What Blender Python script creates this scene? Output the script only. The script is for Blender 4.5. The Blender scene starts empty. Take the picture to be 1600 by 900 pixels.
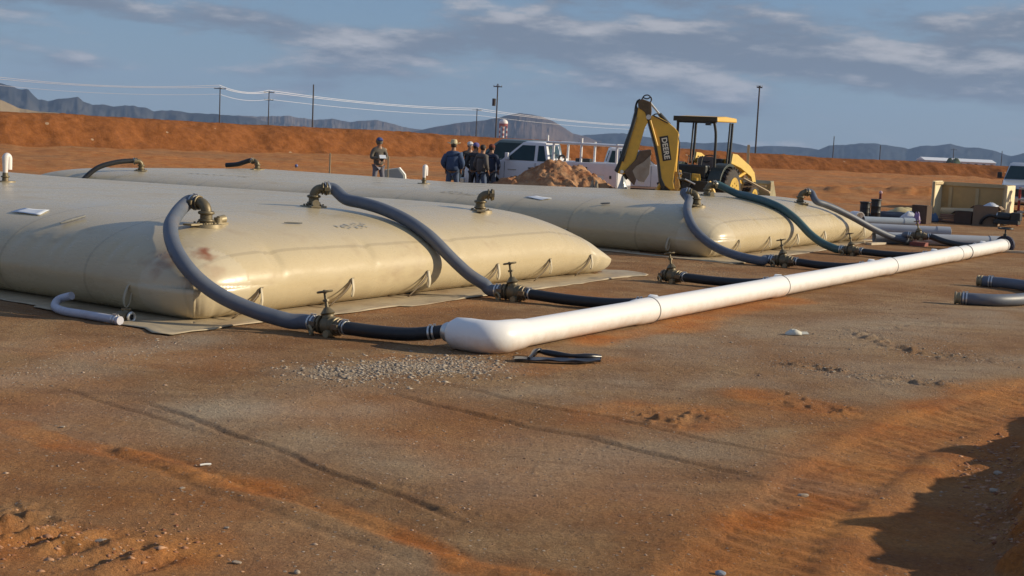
import bpy, bmesh, math, random
import numpy as np
from mathutils import Vector, Matrix
random.seed(7); rng = np.random.default_rng(7)
S = bpy.context.scene; COL = S.collection
PI = math.pi

# ------------------------------------------------------------------ camera, sun, sky
FPX = 2100.0; EYE = 2.15
ROLL = math.atan(.0454); PITCH = math.atan((450-212)/FPX)
_f = np.array([0, math.cos(PITCH), -math.sin(PITCH)]); _u0 = np.array([0, math.sin(PITCH), math.cos(PITCH)])
_r0 = np.array([1., 0, 0]); _c, _s = math.cos(ROLL), math.sin(ROLL)
_r = _c*_r0+_s*_u0; _u = -_s*_r0+_c*_u0
CAM = np.array([0, 0, EYE])
cd = bpy.data.cameras.new('camera'); cam = bpy.data.objects.new('camera', cd); COL.objects.link(cam)
cd.sensor_width = 36; cd.lens = FPX/1600*36; cd.clip_start = .1; cd.clip_end = 40000
cam.matrix_world = Matrix(((_r[0], _u[0], -_f[0], 0), (_r[1], _u[1], -_f[1], 0), (_r[2], _u[2], -_f[2], EYE), (0, 0, 0, 1)))
S.camera = cam
SUN_AZ, SUN_EL = 89.0, 20.5
sl = bpy.data.lights.new('sun', 'SUN'); sl.energy = 5.0; sl.angle = math.radians(.6); sl.color = (1, .86, .64)
so = bpy.data.objects.new('sun', sl); COL.objects.link(so)
_sd = Vector((math.sin(math.radians(SUN_AZ))*math.cos(math.radians(SUN_EL)), math.cos(math.radians(SUN_AZ))*math.cos(math.radians(SUN_EL)), math.sin(math.radians(SUN_EL))))
so.rotation_euler = (_sd).to_track_quat('Z', 'Y').to_euler()
S.view_settings.view_transform = 'Standard'; S.view_settings.look = 'None'; S.view_settings.exposure = 0.17; S.view_settings.gamma = 1.0
S.cycles.volume_bounces = 0

def ray(px, py): return _f+_r*(px-800)/FPX-_u*(py-450)/FPX
def at(px, py, z=0.0):
    d = ray(px, py); t = (z-EYE)/d[2]; return CAM+d*t
def atd(px, py, D):
    d = ray(px, py); return CAM+d*(D/d[1])

AZ = math.radians(32.7)
E1 = np.array([math.sin(AZ), math.cos(AZ)]); E2 = np.array([-math.cos(AZ), math.sin(AZ)])
def P(s, t, z=0.0):
    v = s*E1+t*E2; return np.array([v[0], v[1], z])

W = bpy.data.worlds.new('World'); S.world = W; W.use_nodes = True
def build_world():
    nt = W.node_tree; N = nt.nodes; L = nt.links; N.clear()
    out = N.new('ShaderNodeOutputWorld'); bg = N.new('ShaderNodeBackground'); L.new(bg.outputs[0], out.inputs[0])
    bg.inputs[1].default_value = .073
    sky = N.new('ShaderNodeTexSky'); sky.sky_type = 'NISHITA'; sky.sun_disc = False
    sky.sun_elevation = math.radians(SUN_EL); sky.sun_rotation = math.radians(SUN_AZ)
    sky.air_density = 1.0; sky.dust_density = .3; sky.ozone_density = 3.5
    def M(op, a, b=None, c=None, clamp=False):
        n = N.new('ShaderNodeMath'); n.operation = op; n.use_clamp = clamp
        for i, v in enumerate((a, b, c)):
            if v is None: continue
            if isinstance(v, (int, float)): n.inputs[i].default_value = v
            else: L.new(v, n.inputs[i])
        return n.outputs[0]
    tc = N.new('ShaderNodeTexCoord'); sp = N.new('ShaderNodeSeparateXYZ'); L.new(tc.outputs['Generated'], sp.inputs[0])
    x, y, z = sp.outputs
    az = M('ARCTAN2', x, y)
    cm = N.new('ShaderNodeCombineXYZ'); L.new(M('MULTIPLY', x, 7.0), cm.inputs[0]); L.new(M('MULTIPLY', y, 7.0), cm.inputs[1]); L.new(M('MULTIPLY', z, 28.0), cm.inputs[2])
    def noise(off, scale, det, rough=.55):
        va = N.new('ShaderNodeVectorMath'); va.operation = 'ADD'; L.new(cm.outputs[0], va.inputs[0]); va.inputs[1].default_value = off
        n = N.new('ShaderNodeTexNoise'); n.inputs['Scale'].default_value = scale; n.inputs['Detail'].default_value = det; n.inputs['Roughness'].default_value = rough
        L.new(va.outputs[0], n.inputs['Vector']); return n.outputs['Fac']
    n1 = noise((0, 0, 0), 1.25, 6, .5); n2 = noise((0, 0, .24), 1.25, 6, .5); n3 = noise((3, 5, 1), 4.0, 6, .65)
    # cloud banks: azimuth, elevation, half widths (radians), strength
    banks = [(-.34, .080, .15, .010, .34), (-.21, .070, .11, .011, .42), (-.11, .063, .09, .011, .34), (-.06, .056, .05, .012, .2), (-.26, .038, .13, .005, .12),
             (-.22, .100, .15, .012, .22), (.0, .078, .07, .014, .28), (.10, .071, .09, .019, .42), (.06, .060, .10, .009, .32), (.16, .066, .08, .012, .30), (.20, .060, .05, .010, .30),
             (.26, .088, .08, .014, .40), (.32, .066, .10, .012, .32), (.27, .056, .08, .009, .30), (.34, .045, .12, .007, .34), (.02, .100, .16, .010, .30), (.38, .095, .1, .02, .35), (.40, .06, .1, .02, .3)]
    tot = None
    for a, e, w, h, k in banks:
        da = M('DIVIDE', M('SUBTRACT', az, a), w); de = M('DIVIDE', M('SUBTRACT', z, e), h)
        g = M('MULTIPLY', M('EXPONENT', M('MULTIPLY', M('ADD', M('MULTIPLY', da, da), M('MULTIPLY', de, de)), -1.0)), k*1.0)
        tot = g if tot is None else M('ADD', tot, g)
    # elsewhere in the sky the same broken layer goes on
    far = M('MULTIPLY', M('SMOOTH_MIN', M('MAXIMUM', M('MULTIPLY', M('SUBTRACT', z, .11), 6.0), 0.0), 1.0, .1), .24)
    side = M('MULTIPLY', M('MINIMUM', M('MAXIMUM', M('MULTIPLY', M('SUBTRACT', M('ABSOLUTE', az), .42), 4.0), 0.0), 1.0), .14)
    tot = M('ADD', tot, M('MAXIMUM', far, side))
    dens = M('ADD', M('ADD', M('MULTIPLY', M('SUBTRACT', n1, .5), 2.1), M('MULTIPLY', M('SUBTRACT', n3, .5), .8)), tot)
    mr = N.new('ShaderNodeMapRange'); mr.interpolation_type = 'SMOOTHSTEP'; L.new(dens, mr.inputs[0]); mr.inputs[1].default_value = .0; mr.inputs[2].default_value = .48
    mask = M('MULTIPLY', mr.outputs[0], .86)
    lit = M('ADD', M('MULTIPLY', M('SUBTRACT', n1, n2), 4.5), M('MULTIPLY', M('SUBTRACT', n3, .5), 1.6))
    ml = N.new('ShaderNodeMapRange'); ml.interpolation_type = 'SMOOTHSTEP'; L.new(lit, ml.inputs[0]); ml.inputs[1].default_value = -.15; ml.inputs[2].default_value = .95
    cc = N.new('ShaderNodeMix'); cc.data_type = 'RGBA'; L.new(ml.outputs[0], cc.inputs[0])
    cc.inputs[6].default_value = (2.2, 2.6, 3.35, 1); cc.inputs[7].default_value = (6.0, 5.9, 6.2, 1)
    # the clear sky, a little greyer than pure blue
    hs = N.new('ShaderNodeMix'); hs.data_type = 'RGBA'; hs.inputs[0].default_value = .7; L.new(sky.outputs[0], hs.inputs[6])
    gz = N.new('ShaderNodeMapRange'); L.new(z, gz.inputs[0]); gz.inputs[1].default_value = -.02; gz.inputs[2].default_value = .35
    gc = N.new('ShaderNodeMix'); gc.data_type = 'RGBA'; L.new(gz.outputs[0], gc.inputs[0])
    gc.inputs[6].default_value = (2.75, 4.0, 5.35, 1); gc.inputs[7].default_value = (1.5, 3.1, 6.6, 1)
    ws = N.new('ShaderNodeMapRange'); ws.interpolation_type = 'SMOOTHSTEP'; L.new(x, ws.inputs[0]); ws.inputs[1].default_value = .10; ws.inputs[2].default_value = .8; ws.inputs[4].default_value = .75
    sw = N.new('ShaderNodeMix'); sw.data_type = 'RGBA'; L.new(ws.outputs[0], sw.inputs[0]); L.new(gc.outputs[2], sw.inputs[6]); sw.inputs[7].default_value = (4.4, 5.2, 6.0, 1)   # paler towards the sun
    L.new(sw.outputs[2], hs.inputs[7])
    mx = N.new('ShaderNodeMix'); mx.data_type = 'RGBA'; L.new(mask, mx.inputs[0]); L.new(hs.outputs[2], mx.inputs[6]); L.new(cc.outputs[2], mx.inputs[7])
    L.new(mx.outputs[2], bg.inputs[0])
build_world()

# ------------------------------------------------------------------ numpy noise
def vnoise(x, y, seed=0):
    xi = np.floor(x).astype(np.int64); yi = np.floor(y).astype(np.int64); xf = x-xi; yf = y-yi
    def h(a, b):
        n = (a*374761393+b*668265263+seed*1442695041) & 0x7fffffff
        n = ((n ^ (n >> 13))*1274126177) & 0x7fffffff
        n = (n ^ (n >> 16)) & 0xffff
        return n/65535.0
    u = xf*xf*(3-2*xf); v = yf*yf*(3-2*yf)
    return (h(xi, yi)*(1-u)+h(xi+1, yi)*u)*(1-v)+(h(xi, yi+1)*(1-u)+h(xi+1, yi+1)*u)*v
def fbm(x, y, oct=4, seed=0, gain=.5):
    a = 1.; s = 0; t = 0
    for i in range(oct):
        s = s+a*(vnoise(x, y, seed+i*17)-.5); t += a; x = x*2.03+3.1; y = y*2.03+1.7; a *= gain
    return s/t*2
def poly_dist(x, y, pts):
    """distance to a polyline, arclength there and signed side"""
    best = np.full(x.shape, 1e9); arc = np.zeros(x.shape); sd = np.zeros(x.shape); acc = 0
    for (x0, y0), (x1, y1) in zip(pts[:-1], pts[1:]):
        dx, dy = x1-x0, y1-y0; l = math.hypot(dx, dy); t = np.clip(((x-x0)*dx+(y-y0)*dy)/l/l, 0, 1)
        ex = x-(x0+t*dx); ey = y-(y0+t*dy); d = np.hypot(ex, ey); m = d < best
        best = np.where(m, d, best); arc = np.where(m, acc+t*l, arc); sd = np.where(m, np.sign(ex*dy-ey*dx), sd); acc += l
    return best, arc, sd, acc
def pxl(pts): return [tuple(at(a, b)[:2]) for a, b in pts]

# ------------------------------------------------------------------ materials
def new_mat(name):
    m = bpy.data.materials.new(name); m.use_nodes = True; return m, m.node_tree, m.node_tree.nodes['Principled BSDF']
MATS = {}
def mat(name, col, rough=.6, metal=0., var=.18, scale=8., bump=.0, bscale=60., dirt=0., dirtcol=(.20, .10, .05), coat=0., spec=.5):
    if name in MATS: return MATS[name]
    m, nt, b = new_mat(name); N = nt.nodes; L = nt.links
    tc = N.new('ShaderNodeTexCoord'); n = N.new('ShaderNodeTexNoise'); n.inputs['Scale'].default_value = scale; n.inputs['Detail'].default_value = 5
    L.new(tc.outputs['Object'], n.inputs['Vector'])
    mx = N.new('ShaderNodeMix'); mx.data_type = 'RGBA'; L.new(n.outputs['Fac'], mx.inputs[0])
    mx.inputs[6].default_value = tuple(c*(1-var) for c in col)+(1,); mx.inputs[7].default_value = tuple(min(1, c*(1+var)) for c in col)+(1,)
    outc = mx.outputs[2]
    if dirt > 0:
        n2 = N.new('ShaderNodeTexNoise'); n2.inputs['Scale'].default_value = scale*.45; n2.inputs['Detail'].default_value = 8; n2.inputs['Roughness'].default_value = .7
        L.new(tc.outputs['Object'], n2.inputs['Vector'])
        mr = N.new('ShaderNodeMapRange'); L.new(n2.outputs['Fac'], mr.inputs[0]); mr.inputs[1].default_value = .62-.25*dirt; mr.inputs[2].default_value = .75; mr.inputs[4].default_value = min(1, dirt*1.2)
        m2 = N.new('ShaderNodeMix'); m2.data_type = 'RGBA'; L.new(mr.outputs[0], m2.inputs[0]); L.new(outc, m2.inputs[6]); m2.inputs[7].default_value = dirtcol+(1,)
        outc = m2.outputs[2]
    L.new(outc, b.inputs['Base Color']); b.inputs['Roughness'].default_value = rough; b.inputs['Metallic'].default_value = metal
    b.inputs['Coat Weight'].default_value = coat; b.inputs['Specular IOR Level'].default_value = spec
    if bump > 0:
        nb = N.new('ShaderNodeTexNoise'); nb.inputs['Scale'].default_value = bscale; nb.inputs['Detail'].default_value = 6; L.new(tc.outputs['Object'], nb.inputs['Vector'])
        bp = N.new('ShaderNodeBump'); bp.inputs['Strength'].default_value = .6; bp.inputs['Distance'].default_value = bump; L.new(nb.outputs['Fac'], bp.inputs['Height']); L.new(bp.outputs[0], b.inputs['Normal'])
    MATS[name] = m; return m
M_brass = lambda: mat('old_brass', (.16, .13, .075), .5, .45, .35, 30, .002, 120, .5, (.16, .10, .06))
M_steel = lambda: mat('clamp_steel', (.62, .62, .60), .35, .8, .2, 40)
M_hose = lambda: mat('grey_hose_rubber', (.105, .122, .155), .5, 0, .18, 9, .001, 200, .35, (.20, .15, .12))
M_hosegreen = lambda: mat('green_hose_rubber', (.045, .105, .112), .45, 0, .25, 5, .001, 200, .3, (.17, .15, .14))
M_black = lambda: mat('black_rubber', (.016, .017, .019), .5, 0, .3, 14, .001, 150, .12)
def M_pvc():
    if 'white_pvc' in MATS: return MATS['white_pvc']
    m = mat('white_pvc', (.80, .79, .77), .30, 0, .035, 3, .0008, 30, .10, (.52, .42, .33)); nt = m.node_tree; N = nt.nodes; L = nt.links; b = N['Principled BSDF']
    src = b.inputs['Base Color'].links[0].from_socket; ge = N.new('ShaderNodeNewGeometry'); sp = N.new('ShaderNodeSeparateXYZ'); L.new(ge.outputs['Position'], sp.inputs[0])
    nz = N.new('ShaderNodeTexNoise'); nz.inputs['Scale'].default_value = 4.5; nz.inputs['Detail'].default_value = 8; nz.inputs['Roughness'].default_value = .7; L.new(ge.outputs['Position'], nz.inputs['Vector'])
    a = N.new('ShaderNodeMath'); a.operation = 'MULTIPLY_ADD'; L.new(nz.outputs['Fac'], a.inputs[0]); a.inputs[1].default_value = -.30; L.new(sp.outputs[2], a.inputs[2])
    r = N.new('ShaderNodeMapRange'); L.new(a.outputs[0], r.inputs[0]); r.inputs[1].default_value = .02; r.inputs[2].default_value = -.13; r.inputs[4].default_value = .5
    x = N.new('ShaderNodeMix'); x.data_type = 'RGBA'; L.new(r.outputs[0], x.inputs[0]); L.new(src, x.inputs[6]); x.inputs[7].default_value = (.46, .27, .14, 1); L.new(x.outputs[2], b.inputs['Base Color']); return m
M_gpvc = lambda: mat('grey_pvc', (.36, .38, .41), .45, 0, .08, 4, 0, 0, .2, (.35, .28, .22))
M_yellow = lambda: mat('construction_yellow', (.70, .42, .055), .42, 0, .14, 4, .001, 60, .35, (.22, .13, .06))
M_dark = lambda: mat('dark_machine_paint', (.022, .026, .026), .5, 0, .3, 10, .001, 90, .3, (.10, .065, .04))
M_glass = lambda: mat('tinted_glass', (.018, .040, .042), .12, 0, .25, 3, spec=.35)
M_white = lambda: mat('white_truck_paint', (.74, .74, .75), .32, 0, .03, 3, 0, 0, .12, (.45, .35, .26), coat=.4)
M_tyre = lambda: mat('tyre_rubber', (.035, .032, .030), .85, 0, .3, 20, .003, 60, .6, (.13, .08, .05))

# ------------------------------------------------------------------ mesh helpers
class MB:
    def __init__(s): s.v = []; s.f = []
    def add(s, vs, fs):
        o = len(s.v); s.v += [tuple(map(float, p)) for p in vs]; s.f += [tuple(i+o for i in f) for f in fs]; return s
    def box(s, c, d, rot=None):
        c = np.array(c, float); hx, hy, hz = d[0]/2, d[1]/2, d[2]/2
        vs = [np.array((x, y, z)) for z in (-hz, hz) for y in (-hy, hy) for x in (-hx, hx)]
        if rot is not None: R_ = np.array(rot); vs = [R_@v for v in vs]
        s.add([c+v for v in vs], [(0, 2, 3, 1), (4, 5, 7, 6), (0, 1, 5, 4), (2, 6, 7, 3), (0, 4, 6, 2), (1, 3, 7, 5)]); return s
    def tube(s, path, r, n=14, cap=True, rs=None):
        p = [np.array(q, float) for q in path]; m = len(p)
        T = [p[min(i+1, m-1)]-p[max(i-1, 0)] for i in range(m)]; T = [t/max(1e-9, np.linalg.norm(t)) for t in T]
        up = np.array((0, 0, 1.)) if abs(T[0][2]) < .9 else np.array((1., 0, 0))
        a = np.cross(T[0], up); a /= np.linalg.norm(a); vs = []
        for i in range(m):
            a = a-T[i]*(a@T[i]); a /= np.linalg.norm(a); b = np.cross(T[i], a); rr = r if rs is None else rs[i]
            for k in range(n):
                w = 2*PI*k/n; vs.append(p[i]+rr*(math.cos(w)*a+math.sin(w)*b))
        fs = [(i*n+k, i*n+(k+1) % n, (i+1)*n+(k+1) % n, (i+1)*n+k) for i in range(m-1) for k in range(n)]
        if cap: fs += [tuple(range(n-1, -1, -1)), tuple((m-1)*n+k for k in range(n))]
        s.add(vs, fs); return s
    def cyl(s, a, b, r0, r1=None, n=16): return s.tube([a, b], r0, n, True, [r0, r0 if r1 is None else r1])
    def torus(s, c, nrm, R_, r, n=20, m=8):
        nrm = np.array(nrm, float); nrm /= np.linalg.norm(nrm); up = np.array((0, 0, 1.)) if abs(nrm[2]) < .9 else np.array((1., 0, 0))
        a = np.cross(nrm, up); a /= np.linalg.norm(a); b = np.cross(nrm, a); c = np.array(c, float); vs = []
        for i in range(n):
            w = 2*PI*i/n; d = math.cos(w)*a+math.sin(w)*b
            for k in range(m):
                q = 2*PI*k/m; vs.append(c+d*(R_+r*math.cos(q))+nrm*r*math.sin(q))
        s.add(vs, [(i*m+k, ((i+1) % n)*m+k, ((i+1) % n)*m+(k+1) % m, i*m+(k+1) % m) for i in range(n) for k in range(m)]); return s
    def prism(s, poly, o, ax, ay, az_, th):
        """2D polygon placed at o with axes ax, ay, extruded th along az_ (centred)"""
        o, ax, ay, az_ = [np.array(q, float) for q in (o, ax, ay, az_)]; n = len(poly)
        vs = [o+ax*x+ay*y+az_*e*th/2 for e in (-1, 1) for x, y in poly]
        s.add(vs, [tuple(range(n-1, -1, -1)), tuple(range(n, 2*n))]+[(i, (i+1) % n, n+(i+1) % n, n+i) for i in range(n)]); return s
    def ball(s, c, r, n=12, m=8, sc=(1, 1, 1)):
        vs = [(c[0], c[1], c[2]+r*sc[2])]; 
        for j in range(1, m):
            for k in range(n):
                t = PI*j/m; w = 2*PI*k/n; vs.append((c[0]+r*sc[0]*math.sin(t)*math.cos(w), c[1]+r*sc[1]*math.sin(t)*math.sin(w), c[2]+r*sc[2]*math.cos(t)))
        vs.append((c[0], c[1], c[2]-r*sc[2])); fs = [(0, 1+k, 1+(k+1) % n) for k in range(n)]
        fs += [(1+(j-1)*n+k, 1+j*n+k, 1+j*n+(k+1) % n, 1+(j-1)*n+(k+1) % n) for j in range(1, m-1) for k in range(n)]
        e = len(vs)-1; fs += [(e, 1+(m-2)*n+(k+1) % n, 1+(m-2)*n+k) for k in range(n)]
        s.add(vs, fs); return s
    def build(s, name, m, parent=None, smooth=False, bevel=0.):
        me = bpy.data.meshes.new(name); me.from_pydata(s.v, [], s.f); me.update()
        if m is not None: me.materials.append(m)
        o = bpy.data.objects.new(name, me); COL.objects.link(o)
        bm = bmesh.new(); bm.from_mesh(me); bmesh.ops.recalc_face_normals(bm, faces=bm.faces); bm.to_mesh(me); bm.free()
        if bevel > 0:
            md = o.modifiers.new('bevel', 'BEVEL'); md.width = bevel; md.segments = 2; md.limit_method = 'ANGLE'
        if smooth: me.shade_smooth(); me.set_sharp_from_angle(angle=math.radians(38))
        if parent is not None: o.parent = parent
        return o
def tag(o, label=None, cat=None, group=None, kind=None):
    if label: o['label'] = label
    if cat: o['category'] = cat
    if group: o['group'] = group
    if kind: o['kind'] = kind
    return o
def thing(name, label, cat, loc=(0, 0, 0), rz=0., group=None):
    o = bpy.data.objects.new(name, None); COL.objects.link(o); o.location = tuple(map(float, loc)); o.rotation_euler = (0, 0, rz); o.empty_display_size = .2
    return tag(o, label, cat, group)
def copy_tree(o, parent=None):
    c = o.copy(); COL.objects.link(c); c.parent = parent
    for ch in list(o.children): copy_tree(ch, c)
    return c
def np_mesh(name, verts, quads, m, smooth=True, kind=None):
    me = bpy.data.meshes.new(name); nv = len(verts); nf = len(quads)
    me.vertices.add(nv); me.vertices.foreach_set('co', np.asarray(verts, dtype=np.float32).ravel())
    me.loops.add(nf*4); me.loops.foreach_set('vertex_index', np.asarray(quads, dtype=np.int32).ravel())
    me.polygons.add(nf); me.polygons.foreach_set('loop_start', np.arange(0, nf*4, 4, dtype=np.int32))
    me.update(calc_edges=True); me.validate()
    if smooth: me.shade_smooth()
    if m: me.materials.append(m)
    o = bpy.data.objects.new(name, me); COL.objects.link(o)
    if kind: o['kind'] = kind
    return o
def grid_quads(nr, nc, wrap=False):
    i = np.arange(nr-1)[:, None]; j = np.arange(nc if wrap else nc-1)[None, :]; j2 = (j+1) % nc
    return np.stack([i*nc+j, i*nc+j2, (i+1)*nc+j2, (i+1)*nc+j], -1).reshape(-1, 4)
def fattr(o, name, vals):
    a = o.data.attributes.new(name, 'FLOAT', 'POINT'); a.data.foreach_set('value', np.asarray(vals, dtype=np.float32).ravel())
def catmull(pts, k=8):
    p = [np.array(q, float) for q in pts]; p = [2*p[0]-p[1]]+p+[2*p[-1]-p[-2]]; out = []
    for i in range(1, len(p)-2):
        for j in range(k):
            t = j/k; out.append(.5*((2*p[i])+(-p[i-1]+p[i+1])*t+(2*p[i-1]-5*p[i]+4*p[i+1]-p[i+2])*t*t+(-p[i-1]+3*p[i]-3*p[i+1]+p[i+2])*t**3))
    out.append(p[-2]); return out

# ------------------------------------------------------------------ ground
RUTS = [([(215, 622), (290, 650), (345, 676), (400, 691), (460, 712), (533, 744), (622, 775), (747, 829)], .035, .015),
        ([(590, 608), (675, 631), (755, 651), (822, 667), (911, 682), (1000, 704), (1117, 732), (1215, 757)], .038, .015),
        ([(693, 600), (755, 611), (822, 629), (889, 642), (955, 651), (1070, 681), (1163, 699), (1233, 713), (1317, 727)], .035, .010),
        ([(60, 598), (150, 622), (220, 645), (330, 685)], .035, .008)]
ORIDGE = [([(187, 707), (275, 731), (355, 762), (444, 789), (490, 807), (591, 842), (711, 878), (830, 905)], .10, .022)]
CLODS = [([(1240, 570), (1300, 577), (1330, 582), (1390, 592), (1465, 600)], .20, .05), ([(1340, 520), (1390, 540), (1450, 556), (1540, 562)], .22, .045),
         ([(985, 640), (1050, 655), (1110, 645)], .22, .045), ([(1215, 615), (1260, 632), (1310, 640)], .2, .04), ([(1085, 578), (1190, 585)], .15, .02), ([(0, 800), (60, 830), (130, 850), (220, 860)], .22, .05),
         ([(1000, 650), (1060, 668)], .15, .02), ([(1380, 515), (1480, 505)], .18, .03), ([(640, 760), (740, 800)], .12, .018)]
ORANGE = [([(900, 535), (1010, 515), (1120, 492), (1230, 468)], .30, .9), ([(1170, 905), (1300, 775), (1420, 690), (1520, 650), (1640, 610)], .62, 1.), ([(990, 645), (1090, 655)], .45, .8), ([(1215, 625), (1290, 640)], .4, .8),
          ([(0, 830), (200, 870)], .4, .9), ([(1240, 905), (1480, 720), (1640, 655)], .8, .9), ([(0, 655), (120, 690), (187, 707), (275, 731), (490, 807), (711, 878), (830, 905)], .16, .9), ([(1000, 660), (1300, 650)], .5, .35),
          ([(560, 640), (800, 700), (1000, 780)], .8, .35), ([(100, 540), (330, 560)], .6, .35), ([(560, 485), (900, 460)], .6, .4), ([(600, 560), (800, 575), (960, 560)], .25, .5), ([(0, 600), (60, 720), (200, 860)], .9, .35)]
GREYS = [([(0, 592), (110, 575), (230, 545), (300, 530)], .45, .8), ([(1100, 540), (1300, 520), (1600, 490)], 1.2, .65), ([(1330, 590), (1600, 560)], .8, .5), ([(480, 585), (600, 575), (740, 570)], .3, .8), ([(200, 620), (500, 640)], .7, .5),
         ([(1000, 760), (1250, 760)], .5, .4), ([(1180, 600), (1450, 620)], .6, .45), ([(150, 650), (330, 640), (520, 625)], .75, .85), ([(500, 700), (800, 740), (1100, 700)], .7, .6), ([(760, 620), (1000, 600)], .5, .6), ([(1000, 610), (1200, 600)], .4, .5), ([(300, 560), (420, 560)], .3, .5), ([(300, 870), (600, 880)], .4, .4), ([(700, 700), (1000, 760)], .45, .35), ([(100, 530), (0, 540)], .4, .3), ([(850, 520), (1000, 530)], .3, .2)]
BERM = [(-160, 52), (-90, 66), (-52, 79), (-33, 88), (-16, 103), (6, 120), (32, 132), (62, 138), (110, 140), (220, 132)]
def smooth01(a, x0, x1): t = np.clip((a-x0)/(x1-x0), 0, 1); return t*t*(3-2*t)
def mound(x, y):
    """loose dirt windrow beside the camera, on the right"""
    d, a, sd, l = poly_dist(x, y, [(3.7, 2.5), (4.0, 4.2), (4.3, 6.0), (4.6, 7.5), (4.95, 8.7), (5.5, 10.2), (6.5, 12.2), (8.2, 14.5)])
    ra = (.92-.10*smooth01(a, 4.9, 5.9)-.24*smooth01(a, 6.3, 7.2)-.30*smooth01(a, 8.2, 11.5))+.05*fbm(a*1.5, a*0, 3, 90)+.16*np.exp(-((a-4.55)/.13)**2)+.14*np.exp(-((a-5.32)/.14)**2)+.26*np.exp(-((a-7.4)/.22)**2)
    z = ra*np.clip(1-d/1.0, 0, 1)**.9
    # its toe: an uneven spill of clods
    q = [tuple(p) for p in pxl([(1680, 640), (1604, 676), (1562, 722), (1550, 790), (1536, 900), (1530, 1000)])]
    d, a, sd, l = poly_dist(x+.10*fbm(x*3, y*3, 3, 92), y, q); dd = -d*sd if False else d*sd
    right = np.where(sd < 0, d, -d)
    z = np.maximum(z, .17*smooth01(right, -.05, .30)*(1+.5*fbm(x*2, y*2, 3, 93)))
    k = smooth01(z, 0, .12)
    return z+k*(.09*fbm(x*3, y*3, 4, 5)+.07*np.abs(fbm(x*8, y*8, 3, 6)))
def gz(x, y, fine=True):
    r = np.hypot(x, y); near = np.exp(-(r/38)**2)
    z = .018*fbm(x*.35, y*.35, 3, 1)*np.clip(near+.3, 0, 1)
    z = z+.006*fbm(x*3.1, y*3.1, 3, 2)*near
    if fine:
        z = z+near*(.0035*fbm(x*14, y*14, 3, 3)+.007*np.clip(fbm(x*20, y*20, 2, 4)-.32, 0, 1))
    for px, w, dep in RUTS:
        d, a, s, l = poly_dist(x+.05*fbm(x*1.3, y*1.3, 3, 8)+.02*fbm(x*5, y*5, 2, 9), y+.04*fbm(x*1.5, y*1.5, 3, 18), pxl(px))
        e = np.clip(np.minimum(a, l-a)/.5, 0, 1)*(.6+.4*fbm(a*2.2, a*0, 2, 10)+.2)
        z = z-dep*e*np.exp(-(d/w)**2)+dep*.5*e*np.exp(-((d-1.8*w)/w)**2)*(.5+.8*vnoise(x*16, y*16, 12))
    for px, w, h in ORIDGE:
        d, a, s, l = poly_dist(x+.05*fbm(x*1.7, y*1.7, 3, 28), y+.05*fbm(x*1.7, y*1.7, 3, 38), pxl(px))
        z = z+h*np.exp(-(d/w)**2)*vnoise(x*13, y*13, 12)*np.clip(.5+1.2*fbm(a*2.3, a*0+1, 2, 13), .2, 1.3)-.012*np.exp(-((d-.12)/.05)**2)
    for px, w, h in CLODS:
        d, a, s, l = poly_dist(x, y, pxl(px))
        e = np.exp(-(d/w)**2); q = fbm(x*7, y*7, 4, 31)
        z = z+e*h*(.45*q+np.clip(fbm(x*10+4, y*10, 3, 33), 0, 1)*1.1)
    # tyre tracks through the loose orange sand
    for off in (0., .95):
        pts = [(p[0]+off*.55, p[1]-off*.75) for p in pxl([(1120, 935), (1190, 860), (1290, 765), (1385, 700), (1480, 660), (1600, 620), (1750, 585)])]
        d, a, s, l = poly_dist(x+.06*fbm(x*1.2, y*1.2, 2, 41), y, pts); e = smooth01(.34-d, 0, .12)
        z = z-e*.012+.006*np.exp(-((d-.38)/.09)**2)*(.5+vnoise(x*9, y*9, 44))
        z = z+e*.0052*np.sin(2*PI*(a/.17+(d*s)*2.4+.5*fbm(x*1.5, y*1.5, 3, 46)))*(.3+1.0*vnoise(x*2.5, y*2.5, 45))+e*.006*fbm(x*6, y*6, 3, 49)
    # bottom left tread marks
    d, a, s, l = poly_dist(x, y, pxl([(0, 815), (120, 850), (240, 890)])); e = smooth01(.3-d, 0, .15)
    z = z+e*.018*np.sin(2*PI*(a/.24)+2*d)*(.4+vnoise(x*3, y*3, 47))
    # far field: low windrows and mounds in the strip before the embankment
    fr = smooth01(r, 44, 60)*(1-smooth01(r, 250, 400))
    z = z+fr*(.26*np.clip(fbm(x*.07, y*.35, 4, 51), -.3, 1)+.12*fbm(x*.5, y*1.1, 4, 52)+.12*np.clip(fbm(x*.3+9, y*.5, 3, 53)-.35, 0, 1)*2)
    for (cx, cy, rx, ry, h) in [(19.5, 71, 4.5, 2.4, .55), (12, 60, 3, 1.2, .3), (26, 78, 5, 2, .45), (-5, 58, 3, 1.2, .25), (21, 62, 4, 1.4, .3)]:
        d = np.sqrt(((x-cx)/rx)**2+((y-cy)/ry)**2); z = z+h*np.exp(-d*d)*(.7+.6*fbm(x*1.2, y*1.2, 3, 55))
    return z+mound(x, y)-.0078*np.clip(r-165, 0, 7000)
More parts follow.
